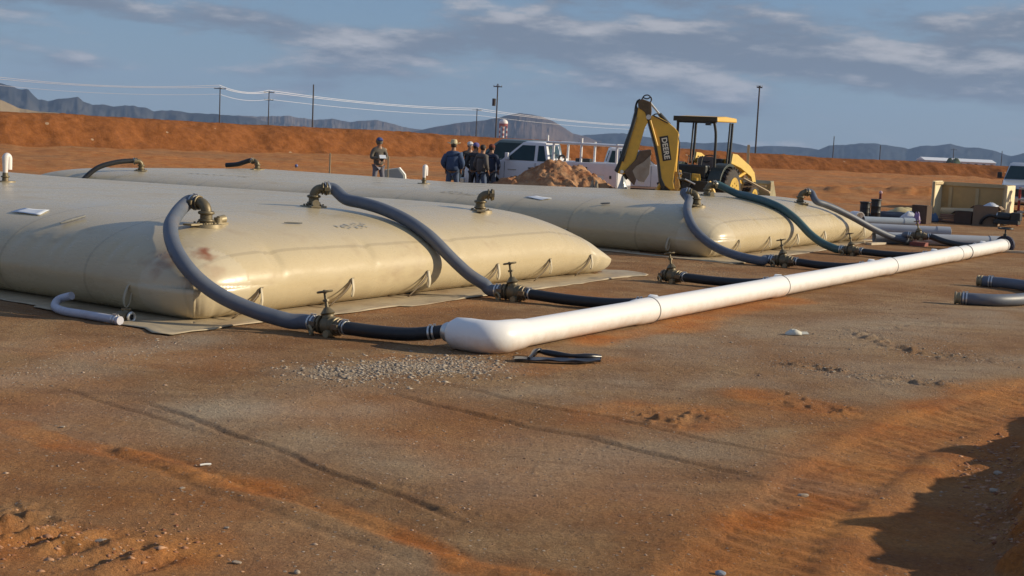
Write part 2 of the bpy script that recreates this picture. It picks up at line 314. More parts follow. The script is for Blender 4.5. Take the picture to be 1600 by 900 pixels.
def ground_masks(x, y):
    r = np.hypot(x, y); jx = x+.35*fbm(x*.9, y*.9, 4, 61); jy = y+.35*fbm(x*.9+7, y*.9, 4, 62)
    o = np.zeros(x.shape); g = np.zeros(x.shape)
    for px, w, k in ORANGE:
        d, a, s, l = poly_dist(jx, jy, pxl(px)); o = np.maximum(o, k*np.exp(-(d/w)**4))
    for px, w, k in GREYS:
        d, a, s, l = poly_dist(jx, jy, pxl(px)); g = np.maximum(g, k*np.exp(-(d/w)**2))
    o = np.maximum(o, smooth01(mound(x, y), .02, .12))
    far = smooth01(r, 40, 60)
    o = np.clip(o*(.8+.5*fbm(x*2, y*2, 4, 63)), 0, 1)*(1-far)+far*np.clip(.72+.8*fbm(x*.09+.02*y, y*.45, 5, 64), .1, 1)
    rut = np.zeros(x.shape)
    for px, w, dep in RUTS:
        d, a, s, l = poly_dist(x+.05*fbm(x*1.3, y*1.3, 3, 8)+.02*fbm(x*5, y*5, 2, 9), y+.04*fbm(x*1.5, y*1.5, 3, 18), pxl(px))
        rut = np.maximum(rut, np.exp(-(d/w/1.1)**2)*np.clip(np.minimum(a, l-a)/.4, 0, 1))
    return o, np.clip(g*(.75+.8*fbm(x*1.4, y*1.4, 4, 65)), 0, 1)*(1-far), rut

def ground_material():
    m, nt, b = new_mat('packed_red_dirt'); N = nt.nodes; L = nt.links
    ge = N.new('ShaderNodeNewGeometry')
    def noise(scale, det=6, rough=.6, vec=None, off=None):
        n = N.new('ShaderNodeTexNoise'); n.inputs['Scale'].default_value = scale; n.inputs['Detail'].default_value = det; n.inputs['Roughness'].default_value = rough
        L.new(vec or ge.outputs['Position'], n.inputs['Vector']); return n.outputs['Fac']
    def mr(v, a, c, lo=0., hi=1.):
        n = N.new('ShaderNodeMapRange'); n.interpolation_type = 'SMOOTHSTEP'; L.new(v, n.inputs[0]); n.inputs[1].default_value = a; n.inputs[2].default_value = c; n.inputs[3].default_value = lo; n.inputs[4].default_value = hi; return n.outputs[0]
    def mix(f, a, c, bt='MIX'):
        n = N.new('ShaderNodeMix'); n.data_type = 'RGBA'; n.blend_type = bt
        for i, v in ((0, f), (6, a), (7, c)):
            if isinstance(v, (tuple, float, int)): n.inputs[i].default_value = (v+(1,)) if isinstance(v, tuple) else v
            else: L.new(v, n.inputs[i])
        return n.outputs[2]
    def attr(nm):
        a = N.new('ShaderNodeAttribute'); a.attribute_name = nm; return a.outputs['Fac']
    def mul(a, c):
        n = N.new('ShaderNodeMath'); n.operation = 'MULTIPLY'; L.new(a, n.inputs[0])
        if isinstance(c, float): n.inputs[1].default_value = c
        else: L.new(c, n.inputs[1])
        return n.outputs[0]
    base = mix(mr(noise(.55, 6, .6), .38, .64), (.30, .155, .066), (.40, .255, .130))
    base = mix(mul(mr(noise(2.6, 6, .65), .42, .66), .55), base, (.215, .10, .042))
    base = mix(attr('grey'), base, (.45, .375, .275))
    base = mix(attr('orange'), base, mix(mr(noise(1.7), .35, .65), (.47, .155, .034), (.58, .25, .075)))
    mp = N.new('ShaderNodeMapping'); mp.inputs['Scale'].default_value = (.35, 1.6, 1); mp.inputs['Rotation'].default_value = (0, 0, .5); L.new(ge.outputs['Position'], mp.inputs[0])
    base = mix(mul(mr(noise(1.4, 7, .7, mp.outputs[0]), .48, .7), .45), base, (.185, .10, .058))
    base = mix(mr(noise(38, 4, .7), .35, .68, 0, .7), base, mix(.5, base, (.07, .035, .02)))
    # fine pale and dark grains
    base = mix(mr(noise(55, 3, .75), .60, .72, 0, .50), base, (.42, .31, .22))
    vo = N.new('ShaderNodeTexVoronoi'); vo.inputs['Scale'].default_value = 26; vo.inputs['Randomness'].default_value = 1; L.new(ge.outputs['Position'], vo.inputs['Vector'])
    sz = N.new('ShaderNodeSeparateColor'); L.new(vo.outputs['Color'], sz.inputs[0])
    st = mul(mr(vo.outputs['Distance'], .30, .20), mr(sz.outputs[0], .80, .86)); st = mul(st, mr(attr('orange'), .9, .2, .25, 1.))
    base = mix(st, base, mix(sz.outputs[1], (.20, .13, .09), (.52, .43, .34)))
    base = mix(mul(attr('rut'), .35), base, (.10, .045, .022))
    L.new(base, b.inputs['Base Color']); b.inputs['Roughness'].default_value = .95; b.inputs['Specular IOR Level'].default_value = .15
    add = N.new('ShaderNodeMath'); add.operation = 'MULTIPLY_ADD'; L.new(noise(14, 8, .75), add.inputs[0]); add.inputs[1].default_value = 1.6; L.new(mul(st, .5), add.inputs[2])
    ad2 = N.new('ShaderNodeMath'); ad2.operation = 'MULTIPLY_ADD'; L.new(noise(60, 5, .7), ad2.inputs[0]); ad2.inputs[1].default_value = .5; L.new(add.outputs[0], ad2.inputs[2])
    bp = N.new('ShaderNodeBump'); bp.inputs['Strength'].default_value = .95; bp.inputs['Distance'].default_value = .030; L.new(ad2.outputs[0], bp.inputs['Height']); L.new(bp.outputs[0], b.inputs['Normal'])
    return m
M_ground = ground_material()
def build_ground():
    th = np.concatenate([np.linspace(-27, 31, 760), np.linspace(31, 333, 62)[1:-1]])*PI/180
    r = np.concatenate([[.05, 1, 2, 3, 4], np.geomspace(4.6, 45, 640), np.geomspace(45, 200, 90)[1:], np.geomspace(200, 14000, 22)[1:]])
    RR, TT = np.meshgrid(r, th, indexing='ij'); x = RR*np.sin(TT); y = RR*np.cos(TT)
    xf, yf = x.ravel(), y.ravel(); z = gz(xf, yf); o, g, ru = ground_masks(xf, yf)
    z = z+0
    ob = np_mesh('ground', np.stack([xf, yf, z], 1), grid_quads(len(r), len(th), True)[:, ::-1], M_ground, True, 'structure')
    fattr(ob, 'orange', o); fattr(ob, 'grey', g); fattr(ob, 'rut', ru)
    return ob
build_ground()
def gh(x, y):
    return float(gz(np.array([float(x)]), np.array([float(y)]))[0])

# embankment of loose red earth behind the site
def build_berm():
    m, nt, b = new_mat('loose_red_earth'); N = nt.nodes; L = nt.links; ge = N.new('ShaderNodeNewGeometry')
    n1 = N.new('ShaderNodeTexNoise'); n1.inputs['Scale'].default_value = 1.7; n1.inputs['Detail'].default_value = 9; n1.inputs['Roughness'].default_value = .72; L.new(ge.outputs['Position'], n1.inputs['Vector'])
    cr = N.new('ShaderNodeValToRGB'); cr.color_ramp.elements[0].position = .36; cr.color_ramp.elements[0].color = (.17, .060, .018, 1); cr.color_ramp.elements[1].position = .62; cr.color_ramp.elements[1].color = (.265, .10, .034, 1)
    L.new(n1.outputs['Fac'], cr.inputs[0])
    vo = N.new('ShaderNodeTexVoronoi'); vo.inputs['Scale'].default_value = 1.5; L.new(ge.outputs['Position'], vo.inputs['Vector']); sc = N.new('ShaderNodeSeparateColor'); L.new(vo.outputs['Color'], sc.inputs[0])
    a = N.new('ShaderNodeMath'); a.operation = 'LESS_THAN'; L.new(vo.outputs['Distance'], a.inputs[0]); a.inputs[1].default_value = .2
    c = N.new('ShaderNodeMath'); c.operation = 'GREATER_THAN'; L.new(sc.outputs[0], c.inputs[0]); c.inputs[1].default_value = .95
    d = N.new('ShaderNodeMath'); d.operation = 'MULTIPLY'; L.new(a.outputs[0], d.inputs[0]); L.new(c.outputs[0], d.inputs[1])
    mx = N.new('ShaderNodeMix'); mx.data_type = 'RGBA'; L.new(d.outputs[0], mx.inputs[0]); L.new(cr.outputs[0], mx.inputs[6]); mx.inputs[7].default_value = (.36, .24, .15, 1)
    L.new(mx.outputs[2], b.inputs['Base Color']); b.inputs['Roughness'].default_value = 1; b.inputs['Specular IOR Level'].default_value = .1
    bp = N.new('ShaderNodeBump'); bp.inputs['Distance'].default_value = .12; bp.inputs['Strength'].default_value = .8; L.new(n1.outputs['Fac'], bp.inputs['Height']); L.new(bp.outputs[0], b.inputs['Normal'])
    path = np.array([p[:2] for p in catmull([(q[0], q[1], 0) for q in BERM], 110)])
    T = np.gradient(path, axis=0); T /= np.linalg.norm(T, axis=1)[:, None]; Nn = np.stack([-T[:, 1], T[:, 0]], 1)
    w = np.concatenate([np.linspace(-1.2, 4.6, 46), np.linspace(5.2, 11, 10)])
    X = path[:, None, 0]+Nn[:, None, 0]*w[None]; Y = path[:, None, 1]+Nn[:, None, 1]*w[None]; Wd = np.broadcast_to(w[None], X.shape)
    hgt = np.interp(path[:, 0], [-160, -33, -16, 0, 32, 60, 220], [2.25, 2.17, 2.10, 1.92, 1.40, 1.25, 1.4])[:, None]
    hgt = hgt+.10*fbm(path[:, 0:1]*.12, path[:, 1:2]*.12, 3, 71)+.04*fbm(path[:, 0:1]*.9, path[:, 1:2]*.9, 2, 72)
    up = smooth01(Wd+.5*fbm(X*.5, Y*.5, 3, 73), -.1, 3.9); dn = 1-smooth01(Wd, 7, 10.8)
    Z = -.25+(hgt+.25)*np.minimum(up, dn)+np.minimum(up*3, 1)*(.06*fbm(X*1.3, Y*1.3, 4, 74)+.07*fbm(X*4, Y*4, 3, 75))*np.where(Wd > 4, .35, 1)
    np_mesh('earth_embankment', np.stack([X, Y, Z], -1).reshape(-1, 3), grid_quads(*X.shape), m, True, 'structure')
build_berm()

# ------------------------------------------------------------------ mountains
def px_dir(px, py):
    d = ray(px, py); return math.atan2(d[0], d[1]), d[2]/math.hypot(d[0], d[1])
def mountain(name, prof, D, col, col2, seed, depth=.35, rough=1.0):
    m, nt, b = new_mat(name+'_rock'); N = nt.nodes; L = nt.links; ge = N.new('ShaderNodeNewGeometry')
    n = N.new('ShaderNodeTexNoise'); n.inputs['Scale'].default_value = 14/D*1.2; n.inputs['Detail'].default_value = 9; n.inputs['Roughness'].default_value = .65; L.new(ge.outputs['Position'], n.inputs['Vector'])
    cr = N.new('ShaderNodeValToRGB'); cr.color_ramp.elements[0].position = .4; cr.color_ramp.elements[0].color = col+(1,); cr.color_ramp.elements[1].position = .62; cr.color_ramp.elements[1].color = col2+(1,); L.new(n.outputs['Fac'], cr.inputs[0])
    L.new(cr.outputs[0], b.inputs['Base Color']); b.inputs['Roughness'].default_value = 1; b.inputs['Specular IOR Level'].default_value = 0
    pr = [px_dir(*p) for p in prof]; a = np.array([q[0] for q in pr]); e = np.array([q[1] for q in pr])
    n_ = 620; A = np.linspace(a[0], a[-1], n_); Ev = np.interp(A, a, e)
    H_ = EYE+Ev*D; H_ = np.maximum(H_, 0)+D*.00045*rough*fbm(A*260, A*0+seed, 4, seed)*np.clip(H_/(D*.004), 0, 1)
    k = 46; w = np.linspace(-1, 1, k)
    AA, WW = np.meshgrid(A, w, indexing='ij'); ww = np.abs(WW)
    fall = (1-ww)**1.25
    Rr = D*(1+WW*depth*(.10+.9*np.clip(H_/H_.max(), 0, 1))[:, None]*.6)
    X = Rr*np.sin(AA); Y = Rr*np.cos(AA)
    rid = (1-np.abs(fbm(AA*70, WW*2.2+seed, 5, seed+3, .55)))
    Z = (H_[:, None]+60)*fall*(1-.42*(1-rid)*np.clip(ww*5, 0, 1)*rough)-60
    np_mesh(name, np.stack([X, Y, Z], -1).reshape(-1, 3), grid_quads(n_, k), m, True, 'structure')
mountain('mountain_range', [(-900, 150), (-600, 118), (-400, 100), (-200, 112), (-90, 116), (0, 127), (25, 135), (45, 138), (60, 153), (75, 156), (90, 152), (110, 151), (122, 148), (130, 156), (145, 162), (160, 160), (178, 165), (195, 162), (225, 165), (240, 172), (270, 170), (300, 175), (340, 177), (390, 181), (440, 196)], 4200, (.026, .032, .042), (.062, .062, .064), 3)  # blue tint in the rock colour stands in for distance haze
mountain('tan_hill', [(-700, 120), (-400, 110), (-150, 125), (0, 152), (30, 166), (60, 171), (90, 173), (110, 181)], 1500, (.22, .17, .11), (.32, .25, .16), 9, .3, .3)
mountain('distant_mountain_ridge', [(330, 183), (360, 179), (400, 180), (450, 179), (490, 186), (520, 184), (548, 190), (560, 187), (590, 186), (610, 191), (630, 197), (670, 203), (720, 215)], 5200, (.07, .06, .055), (.15, .12, .10), 5)
mountain('volcanic_hill', [(630, 207), (650, 204), (680, 197), (720, 190), (760, 186), (790, 179), (812, 175), (830, 177), (848, 181), (865, 188), (880, 197), (895, 207), (915, 212), (940, 222)], 4400, (.06, .05, .05), (.13, .095, .08), 7, .35, .5)
mountain('mountain_ridge', [(880, 216), (905, 211), (930, 209), (960, 207), (985, 208), (1010, 213), (1060, 220), (1100, 223), (1140, 221), (1170, 228), (1220, 227), (1262, 230), (1280, 233), (1295, 226), (1320, 226), (1345, 222), (1370, 222), (1400, 228), (1420, 231), (1445, 226), (1465, 226), (1485, 223), (1512, 230), (1530, 229), (1560, 236), (1580, 243), (1600, 238), (1680, 232), (1760, 240), (1900, 244), (2200, 250), (2500, 262), (2700, 290)], 5600, (.022, .030, .040), (.05, .056, .062), 11)  # some of the blue haze is put into this dark rock colour

# ------------------------------------------------------------------ pillow tanks
TH, TZS = 1.08, .36; RP, KP = 2.3, 8.0
TANKS = [(14.5, 4.55), (27.7, 4.55)]; T0, T1 = 10.35, 30.6; TC, TL = (T0+T1)/2, (T1-T0)/2
def prof(x, R_):
    d = np.clip(x/R_, 0, 1); return np.clip(1-(1-d)**2.5, 0, 1)**.44
def tank_q(ds, dt):
    a = np.clip(1-ds/RP, 0, 9); b_ = np.clip(1-dt/RP, 0, 9); return (a**KP+b_**KP)**(1/KP)
def tank_top(ds, dt, ci=0, t=None, w=0.):
    """ds, dt: distance in from the long and the short edges; t: metres from the pipe side"""
    a, b_ = ((1.05, .96), (1.0, .80))[ci]; f = np.clip((t-13.5)/8, 0, 1); q = np.clip(tank_q(ds, dt), 0, 1)
    sq = np.clip(1-q**2.5, 0, 1)**.44; pr_ = prof(ds, RP)*prof(dt, RP); lo = np.clip(1-np.hypot(ds, dt)/1.6, 0, 1)**1.5*w
    return TZS+(a+(b_-a)*f-TZS)*(sq*(1-w)+pr_*w)-.12*lo
def wside(u):
    """0 towards the near long side, 1 towards the far long side, where the corner is pulled to a point"""
    return .22+.78*smooth01(u, -.1, .65)
def tank_z(s, t):
    for i, (c, hw) in enumerate(TANKS):
        ds = hw-abs(s-c); dt = TL-abs(t-TC); w = float(wside((s-c)/hw))
        if ds > 0 and dt > 0 and (w > .3 or tank_q(ds, dt) < 1): return float(tank_top(ds, dt, i, t, w))
    return 0.
def tank_material():
    m, nt, b = new_mat('tan_coated_fabric'); N = nt.nodes; L = nt.links; tc = N.new('ShaderNodeTexCoord')
    n = N.new('ShaderNodeTexNoise'); n.inputs['Scale'].default_value = .8; n.inputs['Detail'].default_value = 7; n.inputs['Roughness'].default_value = .6; L.new(tc.outputs['Object'], n.inputs['Vector'])
    mx = N.new('ShaderNodeMix'); mx.data_type = 'RGBA'; L.new(n.outputs['Fac'], mx.inputs[0]); mx.inputs[6].default_value = (.48, .39, .235, 1); mx.inputs[7].default_value = (.54, .45, .29, 1)
    # rusty dust smears, mostly low on the sides
    n2 = N.new('ShaderNodeTexNoise'); n2.inputs['Scale'].default_value = 1.7; n2.inputs['Detail'].default_value = 9; n2.inputs['Roughness'].default_value = .75
    mp = N.new('ShaderNodeMapping'); mp.inputs['Scale'].default_value = (1, .5, 2.2); L.new(tc.outputs['Object'], mp.inputs[0]); L.new(mp.outputs[0], n2.inputs['Vector'])
    mr = N.new('ShaderNodeMapRange'); L.new(n2.outputs['Fac'], mr.inputs[0]); mr.inputs[1].default_value = .54; mr.inputs[2].default_value = .80; mr.inputs[4].default_value = .6
    m2 = N.new('ShaderNodeMix'); m2.data_type = 'RGBA'; L.new(mr.outputs[0], m2.inputs[0]); L.new(mx.outputs[2], m2.inputs[6]); m2.inputs[7].default_value = (.28, .185, .11, 1)
    # welded seams
    sp = N.new('ShaderNodeSeparateXYZ'); L.new(tc.outputs['Object'], sp.inputs[0])
    def MM(op, a, c):
        q = N.new('ShaderNodeMath'); q.operation = op
        for i, v in ((0, a), (1, c)):
            if isinstance(v, float): q.inputs[i].default_value = v
            else: L.new(v, q.inputs[i])
        return q.outputs[0]
    fr = MM('ABSOLUTE', MM('SUBTRACT', MM('FRACT', MM('DIVIDE', sp.outputs[1], 1.52), 0.), .5), 0.)
    seam = N.new('ShaderNodeMapRange'); L.new(fr, seam.inputs[0]); seam.inputs[1].default_value = .016; seam.inputs[2].default_value = .010
    m3 = N.new('ShaderNodeMix'); m3.data_type = 'RGBA'; L.new(MM('MULTIPLY', seam.outputs[0], .32), m3.inputs[0]); L.new(m2.outputs[2], m3.inputs[6]); m3.inputs[7].default_value = (.24, .19, .12, 1)
    ap = N.new('ShaderNodeAttribute'); ap.attribute_name = 'patch'; m5 = N.new('ShaderNodeMix'); m5.data_type = 'RGBA'; L.new(MM('MULTIPLY', ap.outputs['Fac'], .38), m5.inputs[0]); L.new(m3.outputs[2], m5.inputs[6]); m5.inputs[7].default_value = (.60, .53, .39, 1)
    at_ = N.new('ShaderNodeAttribute'); at_.attribute_name = 'smear'
    m4 = N.new('ShaderNodeMix'); m4.data_type = 'RGBA'; L.new(at_.outputs['Fac'], m4.inputs[0]); L.new(m5.outputs[2], m4.inputs[6]); m4.inputs[7].default_value = (.26, .085, .028, 1)
    L.new(m4.outputs[2], b.inputs['Base Color'])
    mrr = N.new('ShaderNodeMapRange'); L.new(n2.outputs['Fac'], mrr.inputs[0]); mrr.inputs[1].default_value = .35; mrr.inputs[2].default_value = .7; mrr.inputs[3].default_value = .20; mrr.inputs[4].default_value = .40
    L.new(mrr.outputs[0], b.inputs['Roughness'])
    b.inputs['Specular IOR Level'].default_value = .42
    nb = N.new('ShaderNodeTexNoise'); nb.inputs['Scale'].default_value = 5.5; nb.inputs['Detail'].default_value = 5; L.new(mp.outputs[0], nb.inputs['Vector'])
    ba = MM('ADD', MM('ADD', nb.outputs['Fac'], MM('MULTIPLY', seam.outputs[0], .35)), MM('MULTIPLY', ap.outputs['Fac'], .8))
    bp = N.new('ShaderNodeBump'); bp.inputs['Distance'].default_value = .005; bp.inputs['Strength'].default_value = .45; L.new(ba, bp.inputs['Height']); L.new(bp.outputs[0], b.inputs['Normal'])
    return m
M_tank = tank_material()
M_patch = mat('patch_fabric', (.50, .43, .29), .38, 0, .10, 3, .003, 12, .25, (.30, .19, .10), 0., .4)
M_strap = mat('tan_webbing', (.50, .43, .30), .55, 0, .15, 12, .001, 80, .2)
M_strapd = mat('brown_webbing', (.13, .09, .05), .6, 0, .2, 12)
def tank_surface(ci, u, v, nu, nv):
    pass
def build_tank(ci, label):
    c, hw = TANKS[ci]; root = thing('pillow_tank', label, 'water tank', P(c, TC, 0), PI/2-AZ)
    # local axes: x along E1, y along E2
    nu, nv = 240, 420
    k = np.linspace(-1, 1, nu); u = np.sin(k*PI/2)*.35+.65*np.sign(k)*(1-(1-np.abs(k))**1.9)
    k = np.linspace(-1, 1, nv); v = np.sign(k)*(1-(1-np.abs(k))**2.3)
    U, V = np.meshgrid(u, v, indexing='ij'); X = U*hw; Y = V*TL; ds = hw-np.abs(X); dt = TL-np.abs(Y)
    a_ = np.clip(1-ds/RP, 0, 1); b_ = np.clip(1-dt/RP, 0, 1); fq = np.maximum(a_, b_)/np.maximum((a_**KP+b_**KP)**(1/KP), 1e-9); fq = np.where(a_+b_ > 0, fq, 1); wS = wside(U); fq = fq*(1-wS)+wS
    ds = np.where(a_ > 0, RP*(1-a_*fq), ds); dt = np.where(b_ > 0, RP*(1-b_*fq), dt); X = np.sign(X)*(hw-ds); Y = np.sign(Y)*(TL-dt)
    de = np.minimum(ds, dt)      # distance in from the rounded outline
    Z = tank_top(ds, dt, ci, Y+TC, wS)
    # slight pull of the corners, slack edges between them
    cor = np.exp(-(ds/1.1)**1.3)*np.exp(-(dt/1.1)**1.3)
    Z = Z-.0*cor
    edge_y = np.exp(-(dt/.55)**1.4); edge_x = np.exp(-(ds/.55)**1.4)
    inn = .10*(1-(U**2))*edge_y; Y = Y-np.sign(V)*inn*0.5
    inn = .12*(1-(V**8))*edge_x; X = X-np.sign(U)*inn*0.5
    # puckers at the edge welds
    sd = 101+ci*31
    pk = np.abs(fbm(X*1.9+9*ci, Y*0+1, 4, sd)); pk2 = np.abs(fbm(Y*1.7, X*0+1, 4, sd+5)); fold = np.sin((hw-X)*17+3*np.exp(-dt*3))*np.exp(-((hw-X-.45)/.22)**2)*np.exp(-((dt-.1)/.22)**2)
    cr = np.clip(1-pk*7, 0, 1)**2; cr2 = np.clip(1-pk2*7, 0, 1)**2
    mid_y = np.exp(-((dt-.14)/.16)**2)*(ds > .3)*smooth01(ds, .6, 1.1); mid_x = np.exp(-((ds-.14)/.16)**2)*smooth01(dt, .6, 1.1)
    Z = Z-.030*cr*mid_y-.024*cr2*mid_x+.006*fbm(X*3, Y*.7, 2, sd+2)*np.exp(-(dt/.7)**2)+.005*fbm(Y*2.4, X*.7, 2, sd+3)*np.exp(-(ds/.7)**2)
    Z = Z+.0012*fbm(X*.5, Y*.35, 2, sd+8)*np.clip(de/1.5, 0, 1)
    fan = np.sin(np.arctan2(ds+.02, dt+.02)*26)*.0; Z = Z+fan+.022*fold+.004*fbm(X*11, Y*.8, 2, sd+21)*np.exp(-((dt-.25)/.3)**2)*(dt < 2); Y = Y-np.sign(V)*.02*fold
    verts = [np.stack([X, Y, Z], -1).reshape(-1, 3)]; quads = [grid_quads(nu, nv)]
    idx = np.arange(nu*nv).reshape(nu, nv)
    loop = np.concatenate([idx[:, 0], idx[-1, 1:], idx[-2::-1, -1], idx[0, -2:0:-1]]); nl = len(loop)
    bx, by, bz = X.ravel()[loop], Y.ravel()[loop], Z.ravel()[loop]
    off = nu*nv; prev = loop
    q1 = fbm(np.arange(nl)*.09, np.zeros(nl), 3, sd+11)
    for j in range(1, 10):
        ph = j/9*PI/2; inset = .42*(1-math.cos(ph)); zz = bz*(1-math.sin(ph))-.012*(j == 9)
        sx = np.sign(bx)*np.clip(np.abs(bx)-(hw-1.0), 0, 1.0); sy = np.sign(by)*np.clip(np.abs(by)-(TL-1.0), 0, 1.0)
        l = np.maximum(np.hypot(sx, sy), 1e-6); ins = inset+.02*q1*math.sin(ph*2)
        vv = np.stack([bx-sx/l*ins, by-sy/l*ins, zz], -1); verts.append(vv)
        cur = off+np.arange(nl)
        quads.append(np.stack([prev, cur, np.roll(cur, -1), np.roll(prev, -1)], -1)); prev = cur; off += nl
    vv = np.concatenate(verts)
    o = np_mesh('tank_body', vv, np.concatenate(quads), M_tank, True); o.parent = root
    bm = bmesh.new(); bm.from_mesh(o.data); bmesh.ops.recalc_face_normals(bm, faces=bm.faces); bm.to_mesh(o.data); bm.free()
    # rusty smears near the first corner
    sm = np.zeros(len(vv))
    if ci == 0:
        sA = vv[:, 0]+c; tA = vv[:, 1]+TC
        for (px, py, w, h, kk) in [(318, 400, .12, .10, .95), (300, 445, .10, .18, .3), (250, 412, .22, .05, .5), (262, 402, .2, .05, .5), (242, 420, .1, .1, .4), (335, 425, .1, .2, .25)]:
            q = np.array([0, 0]); best = None
            for zz in np.arange(1.2, .2, -.01):
                w_ = at(px, py, zz); s_, t_ = w_[:2]@E1, w_[:2]@E2
                if tank_z(s_, t_) >= zz: best = (s_, t_, zz); break
            if best is None: continue
            d = np.sqrt(((sA-best[0])/w)**2+((tA-best[1])/w)**2+((vv[:, 2]-best[2])/max(h, .06))**2)
            sm = np.maximum(sm, kk*np.clip(1.25-d+.9*fbm(sA*9, tA*9+vv[:, 2]*5, 3, 77), 0, 1))
    fattr(o, 'smear', sm)
    pc = np.zeros(len(vv))
    for sx, rr_ in ((-1, .78), (1, .55)): pc = np.maximum(pc, (np.sqrt((vv[:, 0]-sx*(hw-.1))**2+(vv[:, 1]+TL-.1)**2+(vv[:, 2]-.3)**2) < rr_)*1.0)
    fattr(o, 'patch', pc)
    return root
tankA = build_tank(0, 'long tan pillow tank in front, its rounded corner nearest the camera')
tankB = build_tank(1, 'tan pillow tank behind the nearer one, beside the backhoe')
def surf(px, py):
    """where a sight line first meets a tank, as world point"""
    for zz in np.arange(1.25, .02, -.004):
        w = at(px, py, zz); s_, t_ = w[:2]@E1, w[:2]@E2
        if tank_z(s_, t_) >= zz: return np.array([w[0], w[1], tank_z(s_, t_)])
    return at(px, py, 0)
def loc_of(root, w):
    return np.array(root.matrix_basis.inverted() @ Vector(tuple(map(float, w))))

# ground sheets under the tanks
def build_tarp(ci, label):
    c, hw = TANKS[ci]; n = 620
    m = mat('beige_ground_sheet', (.42, .34, .22), .6, 0, .2, 3, .015, 6, .65, (.24, .14, .075))
    per = []; a, b_ = hw+.05, TL+.05
    tot = 4*(a+b_)
    for i in range(n):
        q = tot*i/n
        if q < 2*a: x, y, nx, ny = -a+q, -b_, 0, -1
        elif q < 2*a+2*b_: x, y, nx, ny = a, -b_+(q-2*a), 1, 0
        elif q < 4*a+2*b_: x, y, nx, ny = a-(q-2*a-2*b_), b_, 0, 1
        else: x, y, nx, ny = -a, b_-(q-4*a-2*b_), -1, 0
        per.append((x, y, nx, ny))
    per = np.array(per); k = np.arange(n)
    ext = .30+.12*np.round(2.2*fbm(k*.022, k*0, 1, 201+ci))+.05*fbm(k*.05, k*0, 2, 203)+.025*fbm(k*.4, k*0, 2, 205)
    cx = np.sign(per[:, 0])*np.clip(np.abs(per[:, 0])-(a-.3), 0, 1); cy = np.sign(per[:, 1])*np.clip(np.abs(per[:, 1])-(b_-.3), 0, 1)
    nx = np.where(np.abs(cx)+np.abs(cy) > 0, cx, per[:, 2]); ny = np.where(np.abs(cx)+np.abs(cy) > 0, cy, per[:, 3]); l = np.hypot(nx, ny); nx, ny = nx/l, ny/l
    mul_ = 1+.4*(np.minimum(np.abs(nx), np.abs(ny)) > .2)
    cols = []; ws = np.concatenate([[-1.0, -.6], np.linspace(-.3, 1, 22)])
    for w in ws:
        e = w*ext*mul_ if w > 0 else w
        x = per[:, 0]+nx*e; y = per[:, 1]+ny*e
        z = .006+.005*np.clip(w+.4, 0, 1)*(1+fbm(k*.3+w*1.5, k*0+w*2, 3, 211+ci))+.028*np.clip(w, 0, 1)*np.clip(np.abs(fbm(k*.10+w*1.2, w*2.5+k*0, 3, 215))*1.3-.05, 0, 1)
        if w == ws[-1]: z = z*.6
        cols.append(np.stack([x, y, z], -1))
    vv = np.stack(cols, 0); o = np_mesh('ground_sheet', vv.reshape(-1, 3), grid_quads(len(ws), n, True), m, True)
    o.location = tuple(P(c, TC, 0)); o.rotation_euler = (0, 0, PI/2-AZ)
    md = o.modifiers.new('thickness', 'SOLIDIFY'); md.thickness = .002
    tag(o, label, 'tarp'); return o
build_tarp(0, 'wrinkled beige ground sheet spread under the nearer pillow tank')
build_tarp(1, 'wrinkled beige ground sheet spread under the farther pillow tank')

def on_tank_edge(ci, along, side, z):
    """point on the bulging side and its outward normal in local tank space; side 'end' = short end near pipe, 'left' = long side, near"""
    c, hw = TANKS[ci]
    f = .42*(1-math.cos(math.asin(max(0, min(1, 1-z/TZS)))))
    if side == 'end': return np.array([along, -TL+.05*(1-(along/hw)**2)+f, z]), np.array([0, -1., 0])
    return np.array([-hw+.06+f, along, z]), np.array([-1., 0, 0])
def strap_loop(parent, p, nrm, drop=.22, w=.06):
    """handle: a loop of webbing hanging from the side"""
    nrm = np.array(nrm); tdir = np.cross(nrm, (0, 0, 1.)); k = .35*math.sin(p[0]*7+p[1]*3)
    path = catmull([p+(0, 0, .02), p+nrm*.03+(0, 0, .0), p+nrm*.065+np.array((0, 0, -drop*.55)), p+nrm*.045+np.array((0, 0, -drop*.95)), p+nrm*.012+np.array((0, 0, -drop*.8)), p+nrm*.01+np.array((0, 0, -drop*.3))], 4)
    wd = tdir+nrm*k; mb = MB(); n = len(path); vs = []
    for i, q in enumerate(path):
        ww = w*(.35+.45*math.sin(PI*min(1, i/(n-1)*1.4))); sh = tdir*(.05*math.sin(PI*i/(n-1))); vs += [q+sh+wd*ww/2, q+sh-wd*ww/2]
    mb.add(vs, [(2*i, 2*i+1, 2*i+3, 2*i+2) for i in range(n-1)])
    o = mb.build('handle_loop', M_strap, parent, True); md = o.modifiers.new('thickness', 'SOLIDIFY'); md.thickness = .007; return o
